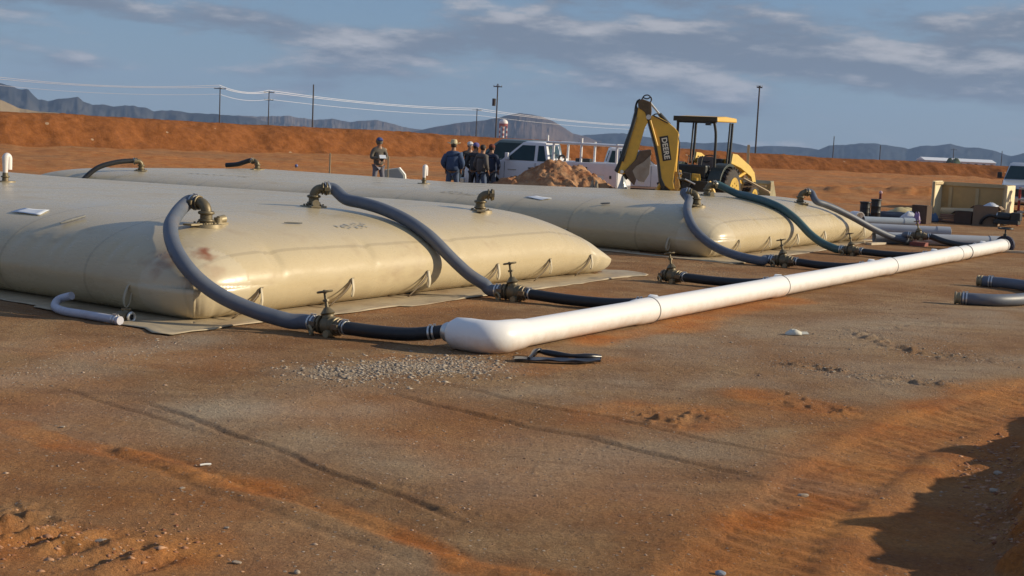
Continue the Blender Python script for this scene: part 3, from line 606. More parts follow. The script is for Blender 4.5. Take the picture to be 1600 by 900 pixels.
for ci, root in ((0, tankA), (1, tankB)):
    for k_, al in enumerate((-3.5, -1.9, -.35, 1.3, 2.7, 3.9)):
        p, n_ = on_tank_edge(ci, al, 'end', .33); strap_loop(root, p, n_)
        # tie-down strap running from the handle down to the sheet
        q = np.array([al-.42, -TL-.06+.10, .03]); mb = MB()
        pts = catmull([p+(0, -.012, .02), p*(.6, .6, .6)+q*(.4, .4, .4)+(0, -.05, .0), q], 5)
        vs = []
        for r_ in pts: vs += [r_+(-.022, 0, 0), r_+(.022, 0, 0)]
        mb.add(vs, [(2*i, 2*i+1, 2*i+3, 2*i+2) for i in range(len(pts)-1)])
        o = mb.build('tie_strap', M_strapd, root, True); md = o.modifiers.new('thickness', 'SOLIDIFY'); md.thickness = .004
    for al in np.arange(-TL+1.0, TL, 2.3):
        p, n_ = on_tank_edge(ci, al, 'left', .33); strap_loop(root, p, n_, .24)

# fittings on top of the tanks (parts of the tank)
def port(root, w, ang, bare=False, lid=True, scale=1.):
    """flanged port with a brass elbow; ang = world azimuth the elbow mouth faces. returns mouth centre"""
    p = loc_of(root, w); ra = ang-(AZ-PI/2)-PI/2  # azimuth measured in the tank's frame
    A = ang-AZ; d = np.array([math.cos(A), -math.sin(A), 0.])   # local x = E1 (azimuth AZ), local y = E2 (azimuth AZ-90)
    fl = MB(); fl.cyl(p+(0, 0, -.03), p+(0, 0, .012), .19*scale, .185*scale, 28); fo = fl.build('port_flange', M_brass_light, root, True)
    pl = MB(); side = np.cross(d, (0, 0, 1.)); pl.box(p+(0, 0, .012)+d*.0, (.62*scale, .13, .022), np.stack([side, d, np.array((0, 0, 1.))], 1)); pl.build('clamp_plate', M_brass_light, fo, False, .004)
    bl = MB()
    for k in range(8):
        a = 2*PI*k/8; bl.cyl(p+(math.cos(a)*.13, math.sin(a)*.13, .008), p+(math.cos(a)*.13, math.sin(a)*.13, .036), .013, None, 6)
    bl.build('flange_bolts', M_brass(), fo)['kind'] = 'stuff'
    mb = MB(); mb.cyl(p, p+(0, 0, .13), .075, .070, 18); mb.torus(p+(0, 0, .05), (0, 0, 1), .078, .017); mb.torus(p+(0, 0, .14), (0, 0, 1), .078, .020)
    c = p+(0, 0, .15); path = [c+d*(.10*(1-math.cos(a)))+np.array((0, 0, .10*math.sin(a))) for a in np.linspace(0, PI/2, 8)]+[c+d*.17+np.array((0, 0, .10))]
    mb.tube(path, .062, 16); m_ = c+d*.17+np.array((0, 0, .10)); mb.torus(m_, d, .076, .018); mb.torus(m_-d*.055, d, .074, .012)
    for sgn in (-1, 1): mb.box(m_+side*.10*sgn+(0, 0, .0), (.03, .07, .05), np.stack([side, d, np.array((0, 0, 1.))], 1))
    mb.build('elbow_fitting', M_brass(), fo, True)
    if bare: MB().cyl(m_-d*.01, m_+d*.035, .078, .082, 18).build('dust_cap', M_brass_light, fo, True)
    if lid:
        q = p+side*.20+(0, 0, .02); mb = MB(); mb.cyl(q, q+(0, 0, .06), .05, .05, 14); mb.cyl(q+(0, 0, .03), q+side*.10+(0, 0, .04), .045, .05, 14); mb.build('sample_port', M_brass_light, fo, True)
    mm = root.matrix_basis @ Vector(tuple(m_)); dd = root.matrix_basis.to_3x3() @ Vector(tuple(d))
    return np.array(mm), np.array(dd)
M_brass_light = mat('dull_brass', (.29, .235, .14), .5, .3, .25, 20, .001, 100, .35, (.25, .17, .10))
bpy.context.view_layer.update()
def azd(deg): return math.radians(deg)

def hug(px_pts, D0, D1, r):
    """hose path: follows sight lines at a taut depth, never sinking into what lies beneath"""
    q = catmull([(x, y, 0) for x, y in px_pts], 4); n = len(q); mx = []
    for x, y, _ in q:
        D = D0+1.5
        while D > D1-2.5:
            w = atd(x, y, D); zs = max(tank_z(*( (w[:2]+k*r*E1*.7+j*r*E2*.7) @ e for e in (E1, E2))) for k, j in ((0, 0), (0, -1), (-1, 0), (1, 0), (-1, -1)))
            if w[2] >= zs+r*.97 and w[2] >= r: break
            D -= .03
        mx.append(D)
    mx = np.array(mx); D = np.linspace(D0, D1, n)
    for _ in range(600):
        D[1:-1] = np.minimum(mx[1:-1], (D[:-2]+D[2:])/2)
        D[0] = min(D0, mx[0]); D[-1] = min(D1, mx[-1])
    D[2:-2] = (D[:-4]+D[1:-3]+D[2:-2]+D[3:-1]+D[4:])/5-.01
    return [atd(q[i][0], q[i][1], D[i]) for i in range(0, n, 2)]
def clamps(parent, p, d, r, n=2, gap=.045, m=None):
    p, d = np.array(p, float), np.array(d, float); d = d/np.linalg.norm(d)
    for k in range(n):
        mb = MB(); c = p+d*gap*k; mb.cyl(c-d*.010, c+d*.010, r+.006, None, 20); mb.box(c+np.array((0, 0, r+.010)), (.03, .03, .016)); mb.build('hose_clamp', m or M_steel(), parent, True)
def hose(name, label, path, r, m, clamp_ends=(True, True), group=None):
    root = thing(name, label, 'hose', path[0]*(1, 1, 0), 0, group); o = np.array(root.location)
    pts = catmull([q-o for q in path], 9); 
    if name == 'black_hose' or m in (M_black(),): MB().tube(pts, r, 18).build('hose_body', m, root, True)
    else:
        L_ = np.cumsum([0]+[np.linalg.norm(b_-a_) for a_, b_ in zip(pts[:-1], pts[1:])]); k_ = int(L_[-1]/.014); ts = np.linspace(0, L_[-1], k_); A_ = np.array(pts); rp = np.stack([np.interp(ts, L_, A_[:, q]) for q in range(3)], 1)
        for _ in range(3): rp[1:-1] = (rp[:-2]+rp[1:-1]*2+rp[2:])/4
        MB().tube(list(rp), r, 20, True, list(r*(1+.011*(np.arange(k_) % 2)+.012*fbm(ts*2.5, ts*0+r*50, 2, 7)))).build('hose_body', m, root, True)
    if clamp_ends[0]: clamps(root, pts[1], pts[2]-pts[1], r)
    if clamp_ends[1]: clamps(root, pts[-5], pts[-4]-pts[-5], r)
    return root

# --- valves
def make_valve(name, label, loc, rz, tilt=.18, group=None):
    """gate valve; local +x towards the manifold pipe"""
    root = thing(name, label, 'valve', loc, rz, group); Bm = M_brass(); z = .105
    mb = MB(); mb.tube([(-.10, 0, z), (-.07, 0, z), (-.04, 0, z), (.04, 0, z), (.07, 0, z), (.10, 0, z)], 0, 18, True, [.075, .080, .105, .105, .080, .075])
    mb.torus((-.10, 0, z), (1, 0, 0), .085, .016); mb.torus((.10, 0, z), (1, 0, 0), .085, .016)
    tz = np.array((-tilt, .0, 1.)); tz /= np.linalg.norm(tz); c = np.array((0, 0, z))
    mb.tube([c+tz*.05, c+tz*.11, c+tz*.13, c+tz*.19], 0, 14, True, [.075, .060, .078, .030]); mb.build('valve_body', Bm, root, True)
    mb = MB(); mb.cyl(c+tz*.19, c+tz*.36, .020, .016, 10); mb.cyl(c+tz*.25, c+tz*.275, .034, .034, 6); mb.build('valve_stem', Bm, root, True)
    w = c+tz*.355; mb = MB(); mb.torus(w, tz, .075, .0115, 22, 8); a = np.cross(tz, (0, 1., 0)); b_ = np.cross(tz, a)
    for k in range(5):
        q = 2*PI*k/5; mb.cyl(w, w+(math.cos(q)*a+math.sin(q)*b_)*.075, .008, None, 6)
    mb.cyl(w-tz*.015, w+tz*.02, .020, .016, 8); mb.build('handwheel', Bm, root, True)
    for sgn in (-1, 1):
        mb = MB(); mb.cyl((sgn*.115, 0, z), (sgn*.19, 0, z), .082, .074, 18); mb.torus((sgn*.15, 0, z), (1, 0, 0), .082, .010)
        for q in (-1, 1): mb.box((sgn*.155, q*.10, z+.01), (.075, .028, .05))
        mb.build('cam_coupling', mat('worn_bronze', (.17, .135, .09), .5, .5, .3, 30, .002, 90, .4), root, True)
    mb = MB(); mb.torus((-.17, -.10, .045), (.5, .8, .3), .048, .016, 18, 8); mb.cyl((-.12, -.07, .09), (-.15, -.09, .06), .006, None, 6); mb.build('dust_cap', M_brass_light, root, True)
    mb = MB(); mb.cyl((.05, -.12, .03), (.05, -.03, .035), .038, .044, 14); mb.build('dust_plug', M_brass_light, root, True)
    return root
TAZ = math.atan2(-E2[1], -E2[0])     # local +x of a valve = towards the pipe
VPOS = [(10.62, 9.05), (14.72, 9.42), (18.75, 9.10), (23.15, 9.02), (27.1, 9.10), (31.7, 9.05)]
VLAB = ['brass gate valve nearest the camera, by the white pipe elbow', 'brass gate valve on the second hose, before the middle of the near tank end',
        'unconnected brass gate valve standing in the gap before the farther tank corner', 'brass gate valve on the grey hose in front of the farther tank', 'brass gate valve on the green hose in front of the farther tank', 'brass gate valve on the last hose, propped on a red block']
valves = []
for i, (s_, t_) in enumerate(VPOS):
    if i == 0: v = make_valve('gate_valve', VLAB[0], P(s_, t_, 0), TAZ, .22, 'gate valves along the manifold pipe')
    else: v = copy_tree(valves[0]); v.location = tuple(P(s_, t_, 0)); v['label'] = VLAB[i]; v.rotation_euler = (0, 0, TAZ+[0, .08, -.1, .05, -.06, .1][i])
    if i == 2: v.rotation_euler = (0, 0, TAZ-.1)
    if i == 5: v.location.z = .13
    if i in (1, 3): v.scale = (1.05, 1.05, 1.08)
    valves.append(v)

# --- manifold pipe
PR = .142; PT = 7.22
def build_manifold():
    root = thing('manifold_pipe', 'long white plastic manifold pipe lying on the dirt before the tanks', 'pipe', P(11, PT, 0), PI/2-AZ); m = M_pvc()
    zc = PR+.012
    def X(s_): return s_-11.0
    # joints read off the photograph, metres along the pipe
    js = [11.45, 14.3, 18.45, 23.6, 28.0, 28.75, 31.9]
    for a, b_ in zip(js[:-1], js[1:]):
        mb = MB(); L_ = b_-a
        mb.tube([(X(a)+.004, 0, zc), (X(b_)-.42, 0, zc), (X(b_)-.34, 0, zc), (X(b_)-.004, 0, zc)] if L_ > 1.2 else [(X(a)+.004, 0, zc), (X(b_)-.004, 0, zc)], 0, 40, True, [PR, PR, PR+.012, PR+.012] if L_ > 1.2 else [PR+.004]*2); mb.build('pipe_section', m, root, True)
    mg = mat('grey_gasket', (.22, .215, .21), .7, 0, .2, 20)
    for s_ in js[1:]:
        mb = MB(); mb.cyl((X(s_)-.009, 0, zc), (X(s_)+.009, 0, zc), PR+.017, None, 40); mb.build('joint_ring', mg, root, True)
    # elbow
    e0 = X(11.45); R_ = .18; cx = e0-.31; path = [(e0+.03, 0, zc), (e0-.04, 0, zc)]+[(cx-R_*math.sin(a)+.0, R_-R_*math.cos(a), zc) for a in np.linspace(.05, PI/2, 9)]+[(cx-R_, R_+.12, zc), (cx-R_, R_+.27, zc), (cx-R_, R_+.33, zc)]
    ex = cx-R_; mb = MB(); mb.tube(path, 0, 36, True, [PR+.006, PR+.014]+[PR+.026]*9+[PR+.026, PR+.018, .125]); mb.build('pipe_elbow', m, root, True)
    mb = MB(); mb.tube([(ex, R_+.33, zc), (ex, R_+.39, zc), (ex, R_+.42, zc)], 0, 24, True, [.10, .10, .085]); mb.build('reducer', M_steel(), root, True)
    # tee outlets on the far side, each with a collar
    for s_ in [14.9, 19.0, 23.35, 27.3, 31.2]:
        mb = MB(); mb.tube([(X(s_), .05, zc), (X(s_), .20, zc), (X(s_), .22, zc), (X(s_), .30, zc)], 0, 24, True, [.10, .10, .115, .115]); mb.build('tee_outlet', m, root, True)
    # flanged end
    e = X(32.0); mb = MB()
    mb.cyl((e, 0, zc), (e+.12, 0, zc), PR+.004, None, 32); mb.build('pipe_stub', m, root, True)
    mb = MB(); mb.cyl((e+.12, 0, zc), (e+.17, 0, zc), PR+.075, None, 32); mb.cyl((e+.19, 0, zc), (e+.25, 0, zc), PR+.075, None, 32)
    for k in range(12):
        a = 2*PI*k/12; mb.cyl((e+.09, math.cos(a)*(PR+.045), zc+math.sin(a)*(PR+.045)), (e+.28, math.cos(a)*(PR+.045), zc+math.sin(a)*(PR+.045)), .012, None, 6)
    mb.build('pipe_flange', mat('dark_blue_iron', (.02, .022, .05), .5, .2, .3, 12), root, True)
    mb = MB(); mb.cyl((e+.25, 0, zc), (e+.42, 0, zc), PR, PR*.96, 32); mb.build('end_cap', m, root, True)
    mb = MB(); mb.cyl((e+.15, 0, zc+PR), (e+.15, 0, zc+PR+.12), .05, .04, 12); mb.build('valve_bonnet', M_dark(), root, True)
    mb = MB(); mb.cyl((e+.15, 0, zc+PR+.12), (e+.15, 0, zc+PR+.24), .018, None, 8); mb.torus((e+.15, 0, zc+PR+.24), (0, 0, 1), .16, .018, 22); mb.box((e+.15, 0, zc+PR+.24), (.3, .02, .015)); mb.box((e+.15, 0, zc+PR+.24), (.02, .3, .015)); mb.build('handwheel', M_dark(), root, True)
    return ex+11.0
ELB_S = build_manifold()

# --- black suction hoses from valve to pipe
BL = ['short black hose running from the nearest valve into the white elbow', 'black hose from the second valve passing behind the white pipe', 'black hose from the unconnected valve to the white pipe tee', 'black hose from the fourth valve down to the white pipe', 'black hose joining the green hose valve to the white pipe', 'black hose near the far flanged end of the white pipe']
ends = [(ELB_S, PT+.59), (15.0, PT+.24), (19.0, PT+.24), (23.35, PT+.24), (27.3, PT+.24), (31.2, PT+.24)]
for i, ((s_, t_), (s2, t2)) in enumerate(zip(VPOS, ends)):
    rz = valves[i].rotation_euler.z; k = valves[i].scale[0]; d = np.array([math.cos(rz), math.sin(rz), 0]); a = P(s_, t_, .105*k+(.13 if i == 5 else 0))+d*.185*k
    b_ = P(s2, t2, PR+.012); m1 = a*(2/3)+b_/3; m2 = a/3+b_*(2/3); m1[2] = .088; m2[2] = .095
    if i == 5: m1[2] = .16; m2[2] = .12
    mid = [a, a+d*.10, m1, m2, b_]
    hose('black_hose', BL[i], mid, .070, M_black(), (True, True), 'black hoses feeding the manifold pipe')

# --- grey delivery hoses from tank to valve
def pos_on(s_, t_): return P(s_, t_, tank_z(s_, t_))
fA = [surf(322, 352), surf(490, 323), surf(750, 330)]
fB = [surf(1088, 322), pos_on(27.9, 12.8), surf(1250, 318)]
for i, w in enumerate(fA+fB): print('port', i, w.round(2), round(float(w[:2]@E1), 2), round(float(w[:2]@E2), 2))
def head(w, d): return w+d
mouths = []
mouths.append(port(tankA, fA[0], azd(-60)))
mouths.append(port(tankA, fA[1], azd(75)))
mouths.append(port(tankA, fA[2], azd(85), bare=True, lid=False))
mouths.append(port(tankB, fB[0], azd(-75)))
mouths.append(port(tankB, fB[1], azd(75)))
mouths.append(port(tankB, fB[2], azd(75), lid=False))
def vend(i):
    rz = valves[i].rotation_euler.z; k = valves[i].scale[0]; d = np.array([math.cos(rz), math.sin(rz), 0]); s_, t_ = VPOS[i]
    return P(s_, t_, .105*k+(.13 if i == 5 else 0))-d*.185*k, d
def delivery(i, mouth, px, label, m, r=.082):
    (mp_, md_) = mouth; ve, vd = vend(i)
    mid = hug(px, mp_[1]-.15, ve[1]+.1, r)
    path = [mp_-md_*.03, mp_+md_*.10]+mid+[ve-vd*.16, ve+vd*.03]
    return hose('delivery_hose', label, path, r, m, (True, True), 'hoses from the tank ports to the valves')
delivery(0, mouths[0], [(282, 327), (267, 352), (272, 385), (292, 418), (322, 447), (360, 470), (410, 490), (455, 502)], 'grey hose looping over the near tank corner down to the nearest valve', M_hose())
delivery(1, mouths[1], [(540, 311), (590, 324), (635, 344), (672, 370), (702, 400), (732, 428), (758, 445)], 'grey hose arching across the middle of the near tank end', M_hose())
delivery(3, mouths[3], [(1076, 312), (1074, 332), (1083, 355), (1103, 376), (1130, 392), (1165, 403), (1192, 408)], 'grey hose looping over the left corner of the farther tank', M_hose())
delivery(4, mouths[4], [(1150, 302), (1185, 311), (1218, 324), (1244, 343), (1264, 364), (1285, 380), (1306, 389)], 'green and grey hose crossing the end of the farther tank', M_hosegreen())
delivery(5, mouths[5], [(1275, 314), (1305, 326), (1335, 341), (1362, 356), (1390, 369), (1415, 375)], 'slim grey hose descending from the right end of the farther tank', M_hose(), .075)

# vents and far fittings
def vent(root, w, label=None, h=.42):
    p = loc_of(root, w); mb = MB(); mb.cyl(p+(0, 0, -.03), p+(0, 0, .02), .17, .165, 24); fo = mb.build('vent_flange', M_brass_light, root, True)
    mb = MB(); mb.cyl(p+(0, 0, .02), p+(0, 0, .16), .055, .045, 12); mb.torus(p+(0, 0, .09), (0, 0, 1), .06, .014); mb.build('vent_stem', M_brass(), fo, True)
    c = p+(0, 0, .16); path = [c, c+(0, 0, h*.45)]+[c+(.035*(1-math.cos(a)), 0, h*.55+.05*math.sin(a)) for a in np.linspace(.3, PI, 8)]+[c+(.07, 0, h*.12)]
    mb = MB(); mb.tube(path, 0, 14, True, [.040, .050]+[.055]*8+[.052]); mb.build('vent_gooseneck', mat('white_plastic', (.66, .62, .60), .45, 0, .1, 8, dirt=.2), fo, True)
vent(tankA, pos_on(14.5, 19.6)); vent(tankB, pos_on(27.7, 20.6))
mF = port(tankB, pos_on(24.6, 27.6), azd(-120), lid=False)
hose('return_hose', 'grey hose leaving the far left port of the farther tank', [mF[0]-mF[1]*.03, mF[0]+mF[1]*.12, mF[0]+mF[1]*.5+(0, 0, -.05), mF[0]+mF[1]*.95+(0, 0, -.20), mF[0]+mF[1]*1.3+(0, 0, -.5), mF[0]+mF[1]*1.5+(0, 0, -.8)], .065, M_black(), (True, False))
mG = port(tankB, pos_on(29.6, 28.2), azd(-70), lid=False)
hose('return_hose', 'dark hose end on the far edge of the farther tank, right of centre', [mG[0]-mG[1]*.03, mG[0]+mG[1]*.12, mG[0]+mG[1]*.5+(0, 0, -.12), mG[0]+mG[1]*.9+(0, 0, -.17)], .07, M_black(), (True, False))
# fitting from the neighbouring hose row seen poking up near the top edge
w = surf(463, 263); mb = MB(); o = np.array((w[0], w[1], w[2])); mb.cyl((0, 0, -.02), (0, 0, .10), .05, .045, 12); mb.ball((0, 0, .13), .075, 12, 8)
r_ = thing('blue_cap_fitting', 'small blue capped fitting on the back edge of the farther tank', 'fitting', w); mb = MB(); mb.cyl((0, 0, -.03), (0, 0, .1), .05, .045, 12); mb.build('fitting_stem', M_brass(), r_, True)
mb = MB(); mb.ball((0, 0, .13), .085, 12, 8); mb.build('fitting_cap', mat('blue_plastic', (.10, .13, .30), .5), r_, True)

# drain hose at the near corner
r_ = .045
dp = [at(112, 462, .16), at(92, 468, .10), at(86, 479, .06), at(100, 486, .05), at(130, 491, .05), at(165, 497, .05), at(188, 501, .05)]
dh = hose('drain_hose', 'pale grey drain hose curling out from under the near tank corner', dp, .045, mat('pale_hose', (.46, .46, .52), .45, 0, .15, 8, dirt=.3), (False, True))
dv = thing('drain_valve', 'small brass drain coupling at the end of the pale hose', 'valve', at(197, 503, 0.)); d = (dp[-1]-dp[-2]); d[2] = 0; d /= np.linalg.norm(d)
mb = MB(); c = np.array((0, 0, .06)); mb.tube([c-d*.10, c-d*.04, c-d*.03, c+d*.03, c+d*.05], 0, 16, True, [.05, .055, .07, .07, .055]); mb.box(c+(0, 0, .075), (.10, .03, .02)); mb.build('coupling_body', M_brass(), dv, True)
mb = MB(); mb.torus(c+d*.085, d, .044, .017, 18, 8); mb.build('coupling_ring', M_steel(), dv, True)
mb = MB(); mb.cyl(c+d*.03, c+d*.07, .035, None, 14); mb.build('coupling_bore', M_black(), dv, True)

# papers, marks on tanks
M_paper = mat('paper', (.62, .66, .72), .7, 0, .04, 20)
def sheet(px4, label, name='paper_sheet', m=None, lift=.012):
    pts = [surf(*p) for p in px4]; n = 6; c = sum(pts)/4; vs = []
    for i in range(n):
        for j in range(n):
            u, v = i/(n-1), j/(n-1); q = pts[0]*(1-u)*(1-v)+pts[1]*u*(1-v)+pts[2]*u*v+pts[3]*(1-u)*v
            z = tank_z(q[:2]@E1, q[:2]@E2)+lift+.004*math.sin(u*5+v*3); vs.append((q[0]-c[0], q[1]-c[1], z-c[2]))
    mb = MB(); mb.add(vs, [(i*n+j, i*n+j+1, (i+1)*n+j+1, (i+1)*n+j) for i in range(n-1) for j in range(n-1)])
    o = mb.build(name, m or M_paper, None, True); o.location = tuple(c); md = o.modifiers.new('thickness', 'SOLIDIFY'); md.thickness = .003
    return tag(o, label, 'paper')
sheet([(17, 333), (62, 338), (77, 331), (40, 327)], 'white paper sheet lying on the near tank at the left')
sheet([(820, 309), (845, 314), (862, 311), (838, 307)], 'white paper sheet lying on the farther tank')
sheet([(148, 263), (168, 262), (180, 258), (160, 260)], 'pale sheet on the far left end of the farther tank')
def stick_on(p0, p1, r, label, m, name, cat):
    a, b_ = surf(*p0), surf(*p1); a[2] += r+.008; b_[2] += r+.008; c = (a+b_)/2; mb = MB(); mb.tube([a-c, (a-c)*.6, (b_-c)*.4, b_-c], 0, 10, True, [r*.5, r, r, r*.8]); o = mb.build(name, m, None, True); o.location = tuple(c); return tag(o, label, cat)
stick_on((94, 354), (133, 341), .020, 'dark capped marker tube lying on the near tank', mat('dull_grey_plastic', (.20, .20, .19), .4, 0, .5, 30), 'marker_tube', 'tube')
stick_on((444, 351), (472, 352), .008, 'thin dark twig lying on the near tank right of the looped hose', M_dark(), 'twig', 'twig')
stick_on((938, 322), (953, 320), .018, 'short dark tube lying on the farther tank', mat('dull_grey_plastic', (.3, .3, .3)), 'short_tube', 'tube')
# stencilled marks, too worn to read
M_ink = mat('faded_ink', (.34, .33, .29), .6, 0, .3, 30)
def stencil(root, p0, p1, n, hgt, seed):
    R0 = random.Random(seed); a, b_ = surf(*p0), surf(*p1); d = (b_-a)/np.linalg.norm(b_-a); nrm = np.array((-d[1], d[0], 0)); mb = MB()
    for i in range(n):
        q = a+(b_-a)*(i+.2)/n; w_ = np.linalg.norm(b_-a)/n
        for k in range(3):
            e = q+d*w_*R0.uniform(0, .5)+nrm*hgt*R0.uniform(-.4, .4); l = w_*R0.uniform(.15, .5); h = hgt*R0.uniform(.1, .35); vs = []
            for x, y in ((0, 0), (l, 0), (l, h), (0, h)):
                t_ = e+d*x+nrm*y; t_[2] = tank_z(t_[:2]@E1, t_[:2]@E2)+.005; vs.append(loc_of(root, t_))
            mb.add(vs, [(0, 1, 2, 3)])
    mb.build('stencil_marks', M_ink, root)['kind'] = 'stuff'
stencil(tankB, (690, 300), (742, 305), 16, .30, 3); stencil(tankB, (295, 271), (385, 277), 14, .35, 4); stencil(tankA, (530, 357), (575, 352), 9, .2, 6)
print('foreground built')
#@@PART2
# ------------------------------------------------------------------ loose soil pile
def soil_heap(label, cx, cy, rx, ry, h, rz, seed, peaks):
    n = 120; g = np.linspace(-1.25, 1.25, n); X, Y = np.meshgrid(g, g, indexing='ij'); d = np.hypot(X, Y)
    Z = np.full(X.shape, -9.)
    for (px_, py_, pr, ph) in peaks:
        q = np.hypot(X-px_, Y-py_)/pr; Z = np.maximum(Z, ph*(1-np.minimum(q, 1.6)**1.6))
    Z = Z*.9+.05*fbm(X*2, Y*2, 3, seed)
    lump = fbm(X*3.2, Y*3.2, 5, seed+1, .6); k = smooth01(Z, -.05, .2)
    Z = Z*h+k*h*(.13*lump+.16*np.abs(fbm(X*6, Y*6, 4, seed+2, .6)))
    Z = np.where(Z < -.1, -.1, Z)
    m, nt, b = new_mat('pale_spoil_soil'); N = nt.nodes; L = nt.links; tc = N.new('ShaderNodeTexCoord')
    nz = N.new('ShaderNodeTexNoise'); nz.inputs['Scale'].default_value = 2.2; nz.inputs['Detail'].default_value = 8; nz.inputs['Roughness'].default_value = .7; L.new(tc.outputs['Object'], nz.inputs['Vector'])
    cr = N.new('ShaderNodeValToRGB'); cr.color_ramp.elements[0].position = .35; cr.color_ramp.elements[0].color = (.24, .095, .045, 1); cr.color_ramp.elements[1].position = .65; cr.color_ramp.elements[1].color = (.50, .30, .165, 1); L.new(nz.outputs['Fac'], cr.inputs[0]); L.new(cr.outputs[0], b.inputs['Base Color'])
    b.inputs['Roughness'].default_value = 1; b.inputs['Specular IOR Level'].default_value = .1
    bp = N.new('ShaderNodeBump'); bp.inputs['Distance'].default_value = .06; L.new(nz.outputs['Fac'], bp.inputs['Height']); L.new(bp.outputs[0], b.inputs['Normal'])
    o = np_mesh('soil_heap', np.stack([X*rx, Y*ry, Z], -1).reshape(-1, 3), grid_quads(n, n), m, True); o.location = (cx, cy, gh(cx, cy)-.02); o.rotation_euler = (0, 0, rz)
    return tag(o, label, 'dirt pile')
soil_heap('lumpy heap of orange soil between the workers and the backhoe', 1.02, 42.9, 2.2, 1.5, 1.48, 0, 301, [(.10, 0, 1.05, .98), (.38, 0, .85, .92), (-.40, .0, .85, .70), (.70, .1, .5, .48), (-.75, 0, .55, .40)])

# ------------------------------------------------------------------ vehicles
def glass_poly(parent, name, pts, m=None, off=.006):
    pts = [np.array(p, float) for p in pts]; n = np.cross(pts[1]-pts[0], pts[2]-pts[0]); n /= np.linalg.norm(n); mb = MB(); k = len(pts)
    mb.add([p+n*off for p in pts]+[p-n*off for p in pts], [tuple(range(k)), tuple(range(2*k-1, k-1, -1))]+[(i, i+k, (i+1) % k+k, (i+1) % k) for i in range(k)])
    return mb.build(name, m or M_glass(), parent)
def loft(sections):
    """sections: list of (x, [(y,z)...] half outline from bottom centre to top centre); mirrored"""
    mb = MB(); vs = []; fs = []; n = None
    for x, half in sections:
        ring = [(x, y, z) for y, z in half]+[(x, -y, z) for y, z in half[::-1]]; n = len(ring); vs += ring
    for i in range(len(sections)-1):
        for k in range(n): fs.append((i*n+k, i*n+(k+1) % n, (i+1)*n+(k+1) % n, (i+1)*n+k))
    fs += [tuple(range(n)), tuple(range(len(sections)*n-1, (len(sections)-1)*n-1, -1))]
    mb.add(vs, fs); return mb
def wheel(parent, x, y, r, w, side, rimc=None):
    mb = MB(); mb.tube([(x, y-w/2, r), (x, y-w/2+.03, r), (x, y+w/2-.03, r), (x, y+w/2, r)], 0, 30, True, [r-.035, r, r, r-.035]); wh = mb.build('wheel', M_tyre(), parent, True)
    mb = MB(); yy = y+side*(w/2+.003); mb.cyl((x, yy-side*.03, r), (x, yy, r), r*.60, r*.58, 24); mb.cyl((x, yy, r), (x, yy+side*.03, r), r*.2, r*.16, 14)
    for k in range(6):
        a = 2*PI*k/6; mb.cyl((x+math.cos(a)*r*.3, yy, r+math.sin(a)*r*.3), (x+math.cos(a)*r*.3, yy+side*.012, r+math.sin(a)*r*.3), r*.045, None, 8)
    mb.build('rim', rimc or mat('wheel_steel', (.45, .45, .46), .4, .6, .2, 12, dirt=.3), wh, True); return wh
